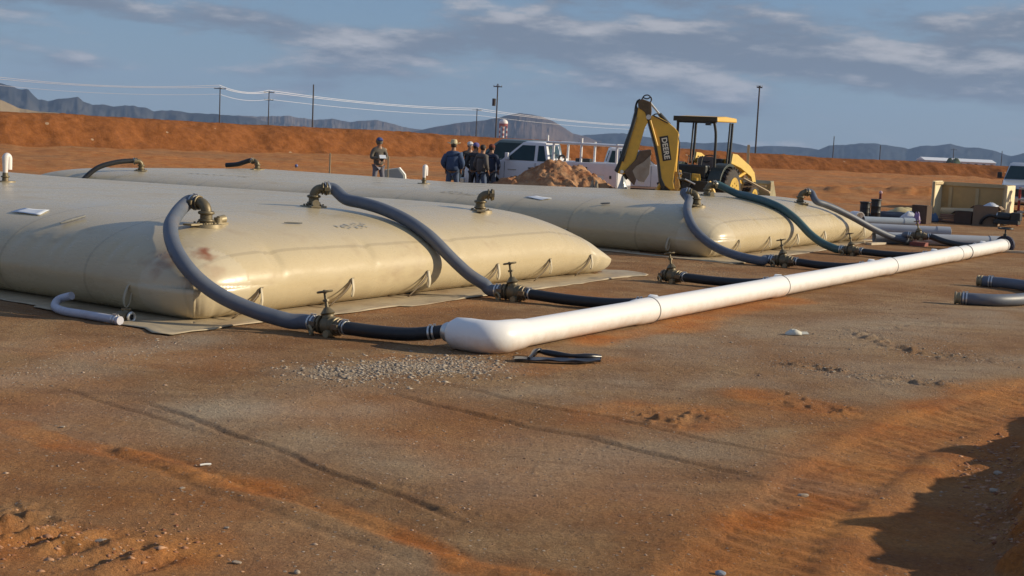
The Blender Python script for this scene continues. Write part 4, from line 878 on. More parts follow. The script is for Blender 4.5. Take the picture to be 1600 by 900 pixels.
def pickup(label, loc, az, L=5.3, roof=1.95, paint=None, bed='open', group=None, cab_x=(2.25, 3.25, 4.0), W_=1.0, name='pickup_truck', zoff=0.):
    """local x forward from rear bumper, y left"""
    rz = PI/2-az; root = thing(name, label, 'pickup truck', loc, rz, group); m = paint or M_white(); rb, wf, wb = cab_x
    hz = 1.22; belt = 1.30
    low = lambda w: [(.0, .42), (w*.93, .42), (w, .50), (w, .95)]
    # lower body with hood
    st = 0 if bed == 'open' else rb-.05
    sec = []
    for x in ([st, st+.04] if True else []): sec.append((x, low(W_)+[(W_*.97, belt-.02), (0, belt-.02)]))
    sec += [(wb-.25, low(W_)+[(W_*.96, belt), (0, belt+.01)]), (wb+.1, low(W_)+[(W_*.95, belt-.02), (0, belt+.02)]), (L-.35, low(W_*.985)+[(W_*.90, hz-.05), (0, hz)]), (L-.10, low(W_*.95)+[(W_*.86, hz-.14), (0, hz-.07)]), (L-.04, [(0, .45), (W_*.88, .45), (W_*.91, .55), (W_*.9, .9), (W_*.82, hz-.24), (0, hz-.16)])]
    body = loft(sec).build('body', m, root, True, .0)
    t = W_*.80; b_ = W_*.95; r0 = rb+.16; r1 = wf
    mb = MB(); A = [(rb, b_, belt-.02), (wb, b_, belt-.02), (r1, t, roof-.05), (r0, t, roof-.05)]; top = [(r1-.12, t*.86, roof), (r0+.08, t*.86, roof)]
    vs = [(x, y, z) for x, y, z in A]+[(x, -y, z) for x, y, z in A]+[(x, y, z) for x, y, z in top]+[(x, -y, z) for x, y, z in top]
    mb.add(vs, [(0, 1, 2, 3), (7, 6, 5, 4), (3, 2, 8, 9), (11, 10, 6, 7), (9, 8, 10, 11), (1, 5, 6, 2), (2, 6, 10, 8), (4, 0, 3, 7), (3, 9, 11, 7), (0, 4, 5, 1)])
    cabn = mb.build('cab', m, root, True)
    def side(x, z, s, o=.008):
        f = (z-belt)/(roof-.05-belt); return (x, s*(b_+(t-b_)*f+o), z)
    zt, zb = roof-.14, belt+.04
    fx = lambda z: wb+(r1-wb)*(z-belt)/(roof-.05-belt); bx = lambda z: rb+(r0-rb)*(z-belt)/(roof-.05-belt)
    for s in (-1, 1):
        mid = rb+.42
        glass_poly(root, 'side_window', [side(fx(zb)-.14, zb, s), side(mid+.09, zb, s), side(mid+.09, zt, s), side(fx(zt)-.10, zt, s)])
        glass_poly(root, 'rear_side_window', [side(mid-.02, zb, s), side(bx(zb)+.08, zb, s), side(bx(zt)+.08, zt, s), side(mid-.02, zt, s)])
        # door seams and handle
        dr = MB(); x0, x1 = mid+.03, wb-.18; g = .012
        for q in (x0, x1): dr.box((q, s*(W_*.995), .88), (g, .012, .78))
        dr.box(((x0+x1)/2, s*(W_*.995), .50), (x1-x0, .012, g)); d_ = dr.build('door_seam', M_dark(), root)
        MB().box((x0+.16, s*(W_+.012), 1.10), (.15, .035, .04)).build('door_handle', M_dark(), root, False, .008)
        mo = MB(); mo.box((wb-.30, s*(W_+.13), belt+.16), (.12, .17, .24)); mo.box((wb-.28, s*(W_+.03), belt+.08), (.05, .12, .04)); mo.build('mirror', m if bed == 'service' else M_dark(), root, False, .02)
        arch = MB()
        for wx in (.95, L-.95):
            if bed == 'service' and wx < 1: continue
            arch.prism([(.46*math.cos(a), .46*math.sin(a)) for a in np.linspace(0, PI, 14)]+[(-.44, -.1), (.44, -.1)], (wx, s*(W_-.05), .40), (1, 0, 0), (0, 0, 1), (0, 1, 0), .115)
        arch.build('wheel_arch', mat('wheel_well_black', (.008, .008, .008), .9), root)
        h_ = MB().box((L-.085, s*W_*.68, .93), (.10, .34, .20)).build('headlight', mat('headlight_lens', (.55, .57, .60), .12, .1, .1, 30), root, False, .02)
        MB().box((-.004+st, s*W_*.90, 1.02), (.03, .14, .30)).build('tail_light', mat('tail_light_red', (.25, .012, .01), .25), root, False, .01)
    sh = 1.02; glass_poly(root, 'windshield', [(fx(zb)+.012, b_*sh*.95, zb), (fx(zb)+.012, -b_*sh*.95, zb), (fx(zt)+.012, -t*.97, zt), (fx(zt)+.012, t*.97, zt)])
    glass_poly(root, 'rear_window', [(bx(zb+.05)-.012, .62*W_, zb+.05), (bx(zb+.05)-.012, -.62*W_, zb+.05), (bx(zt)-.012, -.58*W_, zt), (bx(zt)-.012, .58*W_, zt)])
    MB().box((L-.005, 0, .84), (.06, W_*1.02, .28)).build('grille', M_dark(), root, False, .01)
    MB().box((L+.02, 0, .56), (.16, W_*1.9, .20)).build('front_bumper', mat('bumper_chrome', (.5, .5, .5), .3, .8, .1, 10), root, False, .03)
    MB().box((.0, 0, .56), (.14, W_*1.85, .18)).build('rear_bumper', mat('bumper_chrome', (.5, .5, .5)), root, False, .03)
    for wx in (.95, L-.95):
        for s in (-1, 1): wheel(root, wx, s*(W_-.10), .385, .24, s)
    MB().box((L/2, 0, .45), (L-.5, 1.1, .2)).build('chassis_frame', M_dark(), root)
    return root, m
rt, mw = pickup('white utility truck with service boxes and ladder rack, parked facing left', (3.55, 45.15, gh(3.5, 45)), azd(-73), 5.35, 1.99, mat('dusty_white_paint', (.72, .72, .75), .35, 0, .04, 3, 0, 0, .15, (.45, .36, .3), coat=.3), 'service', cab_x=(2.35, 3.3, 4.05), name='service_truck')
MB().box((.62+.5, 0, .70), (2.2, 1.3, .14)).build('bed_floor', M_dark(), rt)
for s in (-1, 1):
    mb = MB(); mb.box((.2, s*.82, .93), (.42, .42, .90)); mb.box((1.95, s*.82, .93), (.60, .42, .90)); mb.box((1.03, s*.82, 1.18), (1.26, .42, .40)); sb = mb.build('service_box', mw, rt, False, .012)
    for q, wq, zc, hh in ((.2, .34, .93, .78), (1.95, .5, .93, .78), (1.03, 1.16, 1.18, .32)):
        bx_ = MB().box((q, s*1.034, zc), (wq, .014, hh)).build('box_door', mw, sb, False, .004); MB().box((q, s*1.047, zc), (.07, .016, .10)).build('latch', M_dark(), sb, False, .004)
MB().box((-.02, 0, .93), (.05, 2.02, .90)).build('tailgate', M_white(), rt, False, .01)
MB().box((2.22, 0, 1.2), (.06, 1.9, .5)).build('headboard', mw, rt, False, .01)
mw2 = M_white()
for s in (-1, 1):
    for x_ in (.05, 1.25, 2.2): MB().cyl((x_, s*.94, 1.36), (x_, s*.94, 2.02 if x_ != 1.25 else 2.06), .042, None, 10).build('rack_post', mw2, rt, True)
    MB().cyl((-.25, s*.94, 1.96), (2.45, s*.94, 1.99), .045, None, 12).build('rack_rail', mw2, rt, True)
for x_ in (.05, 1.25, 2.2): MB().cyl((x_, -.94, 1.99), (x_, .94, 1.99), .032, None, 10).build('rack_crossbar', mw2, rt, True)
MB().cyl((2.42, .94, 1.99), (2.42, .94, 2.22), .04, None, 10).build('rack_stop', mw2, rt, True)
MB().cyl((1.25, .94, 1.99), (1.25, .94, 2.17), .045, None, 10).build('rack_stop', mw2, rt, True)
mb = MB(); mb.torus((2.0, .55, 1.45), (0, 1, 0), .11, .035, 16, 8); mb.build('hose_reel', M_dark(), rt, True)
MB().box((1.25, .5, 1.42), (.5, .4, .16)).build('tool_tray', M_dark(), rt, False, .02)
MB().box((4.35, 1.004, 1.0), (.24, .006, .035)).build('fender_badge', M_ink, rt); MB().box((3.6, 1.004, 1.02), (.30, .006, .03)).build('door_lettering', M_ink, rt)

pickup('second white pickup parked behind the service truck, facing right', (1.2, 52.0, gh(3, 52)), azd(91), 5.7, 1.93, mat('cool_white_paint', (.68, .69, .71), .3, 0, .04, 3, coat=.3), 'open', cab_x=(2.15, 3.35, 4.05))
pickup('dark green vehicle behind the white service truck cab', (2.4, 50.6, gh(2, 50)), azd(-76), 4.9, 2.06, mat('grey_green_paint', (.14, .19, .18), .3, 0, .05, 3, coat=.4), 'open', cab_x=(.9, 3.0, 3.85), name='green_suv')['category' if False else 0]
pickup('silver pickup at the right edge, nose towards the camera', (21.6, 56.5, gh(20, 54)), azd(203), 5.4, 1.98, mat('pale_silver_paint', (.50, .53, .56), .3, .1, .04, 3, coat=.4), 'open', cab_x=(2.1, 3.35, 4.1))

# ------------------------------------------------------------------ backhoe
def slab(parent, name, pxs, D, th, m, bevel=.012, dy=0.):
    """plate cut to an outline, standing at distance D with thickness th"""
    root = parent; pts = [atd(x, y, D) for x, y in pxs]; pts = [np.array(root.matrix_basis.inverted() @ Vector(tuple(p))) for p in pts]
    ya = np.array(root.matrix_basis.inverted().to_3x3() @ Vector((0, 1, 0)))
    n = len(pts); mb = MB(); vs = [p-ya*th/2+ya*dy for p in pts]+[p+ya*th/2+ya*dy for p in pts]
    mb.add(vs, [tuple(range(n)), tuple(range(2*n-1, n-1, -1))]+[(i, (i+1) % n, n+(i+1) % n, n+i) for i in range(n)])
    return mb.build(name, m, parent, False, bevel)
def c6(pts): return [(950+x/5, 140+y/5) for x, y in pts]
def backhoe():
    hA = azd(30); O = np.array((5.55, 41.0)); root = thing('backhoe_loader', 'yellow backhoe loader with folded lettered digging arm and open canopy', 'backhoe', (O[0], O[1], gh(*O)+.10), PI/2-hA)
    bpy.context.view_layer.update()
    Y, Dk = M_yellow(), M_dark(); rim = mat('rim_yellow', (.55, .36, .06), .5, 0, .15, 6, dirt=.5)
    # local: x forward, y left
    def tyre(x, y, r, w, s, lug=True):
        mb = MB(); mb.tube([(x, y-w/2, r), (x, y-w/2+.07, r), (x, y+w/2-.07, r), (x, y+w/2, r)], 0, 36, True, [r*.80, r*.955, r*.955, r*.80]); wh = mb.build('tyre', M_tyre(), root, True)
        mb = MB(); n = 22
        for k in range(n):
            for q in (-1, 1):
                a = 2*PI*(k+.25*q)/n; ct = np.array((math.cos(a), 0, math.sin(a))); tg = np.array((-math.sin(a), 0, math.cos(a))); ax = np.array((0, 1., 0)); dr = ax*.8*q+tg*.5; dr /= np.linalg.norm(dr); pr_ = np.cross(ct, dr)
                mb.box(np.array((x, y, r))+ct*r*.955+ax*q*w*.22, (w*.5, .055, .085), np.stack([dr, pr_, ct], 1))
        tr = mb.build('tread_lugs', M_tyre(), wh); tr['kind'] = 'stuff'
        mb = MB(); yy = y+s*w/2; mb.tube([(x, yy-s*.13, r), (x, yy-s*.02, r), (x, yy+s*.012, r)], 0, 28, True, [r*.50, r*.50, r*.57]); mb.cyl((x, yy-s*.02, r), (x, yy+s*.05, r), r*.17, r*.14, 14)
        for k in range(8):
            a = 2*PI*k/8; mb.cyl((x+math.cos(a)*r*.32, yy-s*.04, r+math.sin(a)*r*.32), (x+math.cos(a)*r*.32, yy+s*.03, r+math.sin(a)*r*.32), .028, None, 6)
        mb.build('rim', rim, wh, True)
    tyre(0, -.90, .70, .44, -1); tyre(0, .90, .70, .44, 1); tyre(2.15, -.84, .46, .30, -1); tyre(2.15, .84, .46, .30, 1)
    MB().box((.6, 0, .72), (2.9, .62, .36)).build('chassis_frame', Dk, root, False, .02)
    MB().cyl((0, -.8, .70), (0, .8, .70), .13, None, 14).build('rear_axle', Dk, root, True); MB().cyl((2.15, -.75, .46), (2.15, .75, .46), .08, None, 12).build('front_axle', Dk, root, True)
    mb = MB(); mb.prism([(.95, .85), (2.75, .80), (2.80, 1.15), (2.62, 1.38), (1.0, 1.52)], (0, 0, 0), (1, 0, 0), (0, 0, 1), (0, 1, 0), .76); hood = mb.build('engine_hood', Y, root, False, .05)
    for s in (-1, 1): MB().box((1.8, s*.385, 1.12), (.9, .012, .30)).build('side_grille', Dk, hood)
    mb = MB(); mb.cyl((1.7, -.22, 1.4), (1.7, -.22, 1.95), .045, None, 10); mb.build('exhaust_pipe', Dk, root, True)
    # platform, console, fenders
    MB().box((.05, 0, .98), (1.75, 1.05, .10)).build('operator_platform', Dk, root, False, .02)
    MB().box((-.55, 0, 1.22), (.34, .95, .42)).build('rear_console', Dk, root, False, .05)
    MB().box((.82, 0, 1.32), (.22, .80, .62)).build('front_console', Dk, root, False, .05)
    fend = mat('fender_dark_green', (.028, .042, .038), .45, 0, .25, 8, .001, 60, .35, (.14, .10, .07))
    for s in (-1, 1):
        out = [(.84*math.cos(a), .70+.80*math.sin(a)) for a in np.linspace(.10, PI-.25, 16)]; inn = [(.76*math.cos(a), .70+.72*math.sin(a)) for a in np.linspace(PI-.25, .10, 16)]
        mb = MB(); mb.prism(out+inn, (0, s*.76, 0), (1, 0, 0), (0, 0, 1), (0, 1, 0), .40); mb.build('fender', fend, root, False, .008)
    st = MB(); st.box((.22, 0, 1.20), (.46, .5, .14)); st.box((.44, 0, 1.45), (.12, .48, .46)); so_ = st.build('seat', mat('worn_seat_vinyl', (.17, .13, .11), .55, 0, .25, 8), root, False, .04)
    mb = MB(); c = np.array((.52, -.02, 1.62)); nr = np.array((-.55, 0, .85)); mb.torus(c, nr, .19, .017, 24, 8); mb.cyl(c, c+np.array((.15, 0, -.30)), .022, None, 8)
    for k in range(3):
        a = 2*PI*k/3; e = np.cross(nr/np.linalg.norm(nr), (0, 1, 0)); mb.cyl(c, c+(math.cos(a)*e+math.sin(a)*np.array((0, 1., 0)))*.19, .010, None, 6)
    mb.build('steering_wheel', Dk, root, True)
    for y_ in (-.22, -.08, .08, .22):
        mb = MB(); mb.cyl((-.50, y_, 1.40), (-.42, y_, 1.66), .011, None, 6); mb.ball((-.42, y_, 1.68), .026, 8, 6); mb.build('control_lever', Dk, root, True)
    # canopy with curved posts
    roofc = MB(); roofc.add([(-.62, .72, 2.72), (-.62, -.72, 2.72), (1.02, -.70, 2.74), (1.02, .70, 2.74), (-.60, .70, 2.86), (-.60, -.70, 2.86), (1.04, -.68, 2.87), (1.04, .68, 2.87), (.2, .66, 2.90), (.2, -.66, 2.90)],
        [(0, 3, 2, 1), (0, 1, 5, 4), (2, 3, 7, 6), (1, 2, 6, 9, 5), (3, 0, 4, 8, 7), (4, 5, 9, 8), (8, 9, 6, 7)])
    cano = roofc.build('canopy_roof', mat('canopy_yellow', (.60, .37, .07), .5, 0, .12, 3, .001, 40, .35, (.25, .15, .07)), root, False, .03)
    MB().box((-.635, 0, 2.79), (.035, 1.40, .15)).build('canopy_shade_strip', mat('canopy_shade_dark', (.06, .045, .02), .7, 0, .3, 5), cano, False, .01)  # dark strip paints in the shade on the roof's unlit rear edge
    MB().box((-.68, -.45, 2.66), (.10, .16, .10)).build('work_light', Dk, cano, False, .01)
    for s in (-1, 1):
        mb = MB(); mb.tube(catmull([(-.42, s*.62, 1.0), (-.44, s*.62, 1.7), (-.46, s*.62, 2.3), (-.50, s*.60, 2.55), (-.56, s*.58, 2.72)], 4), .042, 10); mb.build('rear_post', Dk, root, True)
        mb = MB(); mb.tube(catmull([(.78, s*.60, 1.0), (.84, s*.60, 1.7), (.88, s*.60, 2.3), (.90, s*.60, 2.72)], 4), .040, 10); mb.build('front_post', Dk, root, True)
        mb = MB(); mb.tube([(.60, s*.60, 1.45), (.70, s*.60, 2.72)], .030, 8); mb.build('brace_post', Dk, root, True)
    MB().box((-.50, 0, 2.70), (.08, 1.24, .06)).build('rear_crossbar', Dk, root)
    # loader arms and bucket
    ar = [(.85, 1.50), (.95, 1.80), (1.35, 1.78), (2.55, 1.42), (2.95, 1.22), (3.30, .62), (3.36, .42), (3.16, .40), (2.98, .72), (2.68, 1.08), (1.7, 1.36), (1.1, 1.46)]
    for s in (-1, 1):
        MB().prism(ar, (0, s*.60, 0), (1, 0, 0), (0, 0, 1), (0, 1, 0), .12).build('loader_arm', mat('loader_yellow', (.66, .47, .13), .45, 0, .12, 4, .001, 60, .35, (.30, .18, .08)), root, False, .012)
        MB().cyl((1.15, s*.60, .95), (2.25, s*.60, 1.22), .050, None, 12).build('lift_cylinder', Y, root, True)
        MB().cyl((2.2, s*.50, 1.50), (2.95, s*.50, 1.10), .022, None, 8).build('tilt_rod', M_steel(), root, True)
    MB().box((1.0, 0, 1.55), (.16, 1.3, .16)).build('loader_tower', Y, root, False, .02)
    bp_ = [(3.28, .22), (3.30, .80), (3.42, .90), (3.55, .86), (3.45, .74), (3.43, .36), (4.02, .16), (4.02, .12), (3.34, .14)]
    bk = MB().prism([(p[0]+.02, p[1]) for p in bp_], (0, 0, .08), (1, 0, 0), (0, 0, 1), (0, 1, 0), 2.12).build('loader_bucket', mat('worn_bucket_steel', (.36, .32, .20), .5, .3, .3, 5, .002, 60, .5), root, False, .01)
    for s in (-1, 1): MB().prism([(3.30, .14), (3.32, .84), (3.55, .90), (4.04, .14)], (0, s*1.08, .08), (1, 0, 0), (0, 0, 1), (0, 1, 0), .04).build('bucket_side', mat('worn_bucket_steel', (.3, .3, .2)), bk, False, .005)
    # swing frame, stabilisers
    mb = MB(); mb.box((-1.02, 0, .80), (.34, 1.5, .34)); mb.box((-1.02, 0, .48), (.26, 1.9, .12)); mb.build('rear_frame', Dk, root, False, .02)
    mb = MB(); mb.box((-1.34, .12, .62), (.30, .36, .16)); mb.box((-1.34, .12, 1.12), (.30, .36, .16)); mb.cyl((-1.38, .12, .5), (-1.38, .12, 1.25), .085, None, 14); mb.build('swing_post', Y, root, False, .01)
    for s in (-1, 1):
        mb = MB(); mb.tube([(-1.05, s*.72, .95), (-1.05, s*1.02, .40)], .075, 8); mb.build('stabiliser_leg', Y, root); MB().box((-1.05, s*1.08, .30), (.36, .30, .08)).build('stabiliser_foot', Dk, root, False, .01)
    mb = MB(); mb.cyl((-.95, -.25, .55), (-.95, -.25, 1.05), .13, None, 12); mb.build('hydraulic_tank', Y, root, True)
    # digging arm, swung towards camera left, standing in its own upright plane
    D = 38.9
    slab(root, 'boom', c6([(335, 205), (360, 205), (402, 218), (470, 258), (520, 300), (548, 335), (543, 430), (532, 540), (515, 640), (505, 720), (515, 775), (480, 780), (440, 745), (415, 690), (398, 560), (372, 420), (338, 300), (312, 210)]), D, .26, Y, .015)
    slab(root, 'boom_underplate', c6([(318, 205), (338, 300), (372, 420), (398, 560), (415, 690), (440, 745), (425, 775), (398, 720), (384, 570), (358, 430), (322, 300), (300, 210)]), D, .30, Dk, .01)
    slab(root, 'dipper', c6([(228, 160), (250, 110), (300, 95), (325, 200), (312, 250), (285, 300), (248, 430), (200, 590), (150, 650), (108, 664), (72, 650), (92, 600), (150, 430), (196, 290), (222, 200)]), D-.02, .22, Y, .015)
    slab(root, 'dipper_backplate', c6([(232, 150), (222, 200), (196, 290), (150, 430), (92, 600), (72, 650), (50, 632), (78, 570), (132, 410), (176, 290), (208, 170), (222, 120)]), D-.02, .25, Dk, .01)
    slab(root, 'arm_knuckle', c6([(236, 90), (262, 72), (335, 100), (338, 170), (330, 235), (306, 250), (286, 180), (262, 160), (240, 150)]), D+.0, .34, mat('greasy_knuckle', (.10, .07, .035), .5, .2, .5, 12, .003, 60, .5), .02)
    for nm, a, b_, r_, m_, dd in (('boom_pin', (312, 215), None, .07, M_steel(), 0), ('dipper_pin', (105, 640), None, .05, M_steel(), 0)):
        q = loc_of(root, atd(*c6([a])[0], D)); ya = np.array(root.matrix_basis.inverted().to_3x3() @ Vector((0, 1, 0))); MB().cyl(q-ya*.20, q+ya*.20, r_, None, 14).build(nm, m_, root, True)
    def rod(name, a, b_, r_, m_, dd=0., kind=None):
        MB().cyl(loc_of(root, atd(*c6([a])[0], D+dd)), loc_of(root, atd(*c6([b_])[0], D+dd)), r_, None, 12).build(name, m_, root, True)
    rod('dipper_cylinder', (402, 190), (478, 275), .058, Dk, .0); rod('dipper_rod', (328, 100), (410, 200), .030, M_steel(), .0); rod('boom_cylinder', (540, 345), (520, 640), .062, Y, .22)
    rod('bucket_cylinder', (215, 210), (110, 560), .050, Dk, -.18); rod('bucket_link', (85, 600), (150, 700), .045, Dk, 0)
    slab(root, 'digging_bucket', c6([(120, 640), (160, 600), (215, 540), (250, 478), (330, 468), (335, 505), (280, 560), (215, 600), (188, 632), (215, 700), (200, 745), (160, 700)]), D+.05, .55, mat('bucket_rust', (.13, .09, .06), .6, .3, .5, 8, .003, 50, .5), .01)
    slab(root, 'bucket_cheek', c6([(334, 498), (330, 560), (322, 660), (282, 722), (240, 715), (212, 690), (188, 632), (215, 598), (275, 565)]), D-.20, .05, mat('bucket_grey_steel', (.33, .29, .24), .5, .4, .2, 6, .002, 60, .5), .006)
    for k in range(4):
        x = 232+k*13; slab(root, 'bucket_tooth', c6([(x, 716), (x+9, 712), (x+5, 742)]), D-.15+k*.11, .06, M_steel(), .0)
    slab(root, 'frame_column', c6([(655, 655), (718, 660), (722, 700), (712, 800), (640, 800), (650, 700)]), 40.0, .10, Y, .01)
    slab(root, 'swing_bracket', c6([(512, 640), (560, 625), (575, 660), (548, 700), (560, 760), (535, 790), (505, 780), (520, 710)]), 39.3, .34, mat('dirty_yellow', (.45, .30, .10), .55, 0, .35, 12, .003, 50, .6), .015)
    slab(root, 'side_casting', c6([(560, 640), (640, 650), (636, 740), (600, 790), (560, 790), (575, 700)]), 39.9, .5, M_dark(), .02)
    slab(root, 'operator_step', c6([(725, 690), (780, 770), (768, 786), (700, 700)]), 40.3, .18, mat('dirty_yellow', (.4, .3, .1)), .006)
    rod('swing_cylinder', (530, 690), (640, 720), .05, M_dark(), .5); rod('swing_rod', (600, 700), (680, 740), .025, M_steel(), .4)
    for k in range(6): q = loc_of(root, atd(*c6([(548+10*(k % 3), 655+36*(k//3))])[0], 39.1)); ya = np.array(root.matrix_basis.inverted().to_3x3() @ Vector((0, 1, 0))); MB().cyl(q-ya*.03, q+ya*.04, .022, None, 8).build('bracket_bolt', M_steel(), root, True)
    rod('boom_top_line', (350, 200), (470, 262), .018, M_black(), -.16); rod('arm_guard', (330, 240), (385, 440), .03, M_yellow(), -.17)
    # hydraulic lines
    for k, pts in enumerate(([(262, 80), (285, 48), (318, 45), (340, 75), (325, 110)], [(250, 75), (225, 95), (210, 160), (215, 230), (170, 330), (130, 450)], [(262, 90), (235, 90), (222, 130), (232, 180)], [(270, 60), (305, 72), (335, 60), (338, 90)], [(345, 205), (380, 190), (420, 205), (470, 250), (500, 300)], [(545, 340), (560, 450), (545, 600), (560, 700)])):
        q = [loc_of(root, atd(*p, D-.05+.05*(k % 3))) for p in c6(pts)]; MB().tube(catmull(q, 6), .018, 8).build('hydraulic_hose', M_black(), root, True)
    # lettering on the boom
    tx = bpy.data.curves.new('lettering', 'FONT'); tx.body = 'DEERE'; tx.size = .30; tx.extrude = .004; tx.align_x = 'CENTER'; tx.align_y = 'CENTER'; tx.offset = .008; tx.space_character = 1.05
    to = bpy.data.objects.new('lettering_source', tx); COL.objects.link(to); bpy.context.view_layer.update(); dg = bpy.context.evaluated_depsgraph_get(); me = bpy.data.meshes.new_from_object(to.evaluated_get(dg)); 
    COL.objects.unlink(to); bpy.data.objects.remove(to)
    a, b_ = atd(*c6([(436, 372)])[0], D-.145), atd(*c6([(461, 546)])[0], D-.145); d = (b_-a)/np.linalg.norm(b_-a); up = np.cross(np.array((0, -1., 0)), d); up /= np.linalg.norm(up); nn = np.cross(d, up)
    xs = [v.co.x for v in me.vertices]; sc = np.linalg.norm(b_-a)*.95/(max(xs)-min(xs)); c = (a+b_)/2
    Mx = Matrix(((d[0]*sc, up[0]*sc, nn[0], c[0]), (d[1]*sc, up[1]*sc, nn[1], c[1]), (d[2]*sc, up[2]*sc, nn[2], c[2]), (0, 0, 0, 1)))
    me.transform(root.matrix_basis.inverted() @ Mx); me.materials.clear(); me.materials.append(mat('lettering_cream', (.80, .76, .62), .5, 0, .03)); me.name = 'lettering'
    o = bpy.data.objects.new('boom_lettering', me); COL.objects.link(o); o.parent = root
    w = np.linalg.norm(b_-a)*.55; hh = .125
    mb = MB(); cs = [c-d*w-up*hh, c+d*w-up*hh, c+d*w+up*hh, c-d*w+up*hh]; mb.add([loc_of(root, p-nn*.006) for p in cs]+[loc_of(root, p-nn*.014) for p in cs], [(0, 1, 2, 3), (7, 6, 5, 4), (0, 1, 5, 4), (1, 2, 6, 5), (2, 3, 7, 6), (3, 0, 4, 7)]); mb.build('lettering_panel', mat('decal_black', (.03, .025, .02), .5), root)
backhoe()

# ------------------------------------------------------------------ people
def skin_mesh(name, verts, edges, sub=1):
    me = bpy.data.meshes.new(name); me.from_pydata([v[:3] for v in verts], edges, []); o = bpy.data.objects.new(name, me); COL.objects.link(o)
    md = o.modifiers.new('skin', 'SKIN'); md.use_smooth_shade = True; sv = me.skin_vertices[0].data
    for i, v in enumerate(verts): sv[i].radius = (v[3], v[4] if len(v) > 4 else v[3]); sv[i].use_root = (i == 0)
    ms = o.modifiers.new('sub', 'SUBSURF'); ms.levels = sub; ms.render_levels = sub
    bpy.context.view_layer.update(); dg = bpy.context.evaluated_depsgraph_get(); out = bpy.data.meshes.new_from_object(o.evaluated_get(dg)); out.name = name
    COL.objects.unlink(o); bpy.data.objects.remove(o); bpy.data.meshes.remove(me); return out
def mobj(name, me, m, parent):
    me.materials.clear(); me.materials.append(m); o = bpy.data.objects.new(name, me); COL.objects.link(o); o.parent = parent; return o
def person(label, x, y, face, h, jacket, trousers, hat=None, hatc=None, arms='down', hood=False, hair=(.03, .02, .015), stance=.12, bulk=1., lean=0.):
    """faces local +y; built for 1.75 m and scaled"""
    root = thing('person', label, 'person', (x, y, gh(x, y)), -face); k = h/1.75; root.scale = (k, k, k); st = stance
    skin = mat('skin', (.30, .155, .09), .5, 0, .08, 20)
    if arms == 'down': el, ha = [(.27, -.03, 1.12), (.29, .07, .86)]
    elif arms == 'front': el, ha = [(.27, .02, 1.12), (.08, .26, 1.08)]
    elif arms == 'pockets': el, ha = [(.31, -.06, 1.12), (.23, .08, .93)]
    def mir(p, s): return (p[0]*s, p[1], p[2])
    j = [(0, 0, .96, .13, .10), (0, lean*.3, 1.12, .14, .10), (0, lean*.7, 1.32, .16, .11), (0, lean, 1.43, .11, .09), (0, lean+.015, 1.50, .055), (0, lean+.04, 1.57, .075, .085), (0, lean+.04, 1.66, .078, .092), (0, lean+.035, 1.72, .05)]
    e = [(0, 1), (1, 2), (2, 3), (3, 4), (4, 5), (5, 6), (6, 7)]
    jf = j+[(0, lean+.115, 1.625, .016)]; e2 = e+[(6, 8)]           # nose
    n = len(jf); v = list(jf)
    for s in (-1, 1):
        b0 = len(v); v += [(s*.165, lean, 1.40, .062), mir((*el[:2], el[2], .047), s)[:3]+(.045,), mir(ha, s)+(.033,), (ha[0]*s-.01*s, ha[1]+.03, ha[2]-.06, .036, .022)]
        e2 += [(3, b0), (b0, b0+1), (b0+1, b0+2), (b0+2, b0+3)]
        for q, (ox, ly) in enumerate(((-.024, .07), (-.008, .08), (.008, .078), (.024, .062))):
            i0 = len(v); v += [(ha[0]*s+ox*.9, ha[1]+.045+(.02 if arms == 'front' else 0), ha[2]-.06-ly*.55, .0085), (ha[0]*s+ox, ha[1]+.055+(.03 if arms == 'front' else 0), ha[2]-.06-ly, .007)]; e2 += [(b0+3, i0), (i0, i0+1)]
        i0 = len(v); v += [(ha[0]*s-.035*s, ha[1]+.05, ha[2]-.07, .010), (ha[0]*s-.04*s, ha[1]+.075, ha[2]-.10, .008)]; e2 += [(b0+2, i0), (i0, i0+1)]
        b0 = len(v); v += [(s*.10, 0, .90, .085), (s*(.10+st*.3), .02, .50, .058), (s*(.10+st*.6), -.01, .10, .038), (s*(.10+st*.6), .10, .04, .035)]; e2 += [(0, b0), (b0, b0+1), (b0+1, b0+2), (b0+2, b0+3)]
    body = skin_mesh('body', v, e2, 1); mobj('body', body, skin, root)
    # jacket
    B_ = bulk; jv = [(0, 0, .86, .19*B_, .15*B_), (0, lean*.1, 1.0, .19*B_, .15*B_), (0, lean*.4, 1.18, .195*B_, .15*B_), (0, lean*.8, 1.35, .185*B_, .135*B_), (0, lean, 1.44, .12, .10), (0, lean, 1.50, .075, .075)]; je = [(0, 1), (1, 2), (2, 3), (3, 4), (4, 5)]
    for s in (-1, 1):
        b0 = len(jv); jv += [(s*.185, lean, 1.38, .088*B_), mir(el, s)+(.072*B_,), ((ha[0]*.95+el[0]*.05)*s, ha[1]-.01, ha[2]+.03, .056)]; je += [(4, b0), (b0, b0+1), (b0+1, b0+2)]
    mobj('jacket', skin_mesh('jacket', jv, je, 1), jacket, root)
    tv = [(0, 0, .93, .165, .13)]; te = []
    for s in (-1, 1):
        b0 = len(tv); tv += [(s*.09, 0, .84, .11, .11), (s*(.10+st*.3), .02, .50, .085), (s*(.10+st*.6), 0, .08, .068)]; te += [(0, b0), (b0, b0+1), (b0+1, b0+2)]
    mobj('trousers', skin_mesh('trousers', tv, te, 1), trousers, root)
    for s in (-1, 1):
        mb = MB(); mb.ball((s*(.10+st*.6), .05, .045), .09, 12, 8, (.55, 1.55, .55)); mb.build('boot', mat('work_boot', (.06, .04, .025), .7), root, True)
    hy = lean+.04
    if hood:
        mb = MB(); mb.ball((0, hy-.02, 1.66), .125, 14, 10, (.92, 1.0, 1.12)); mb.build('hood', jacket, root, True)
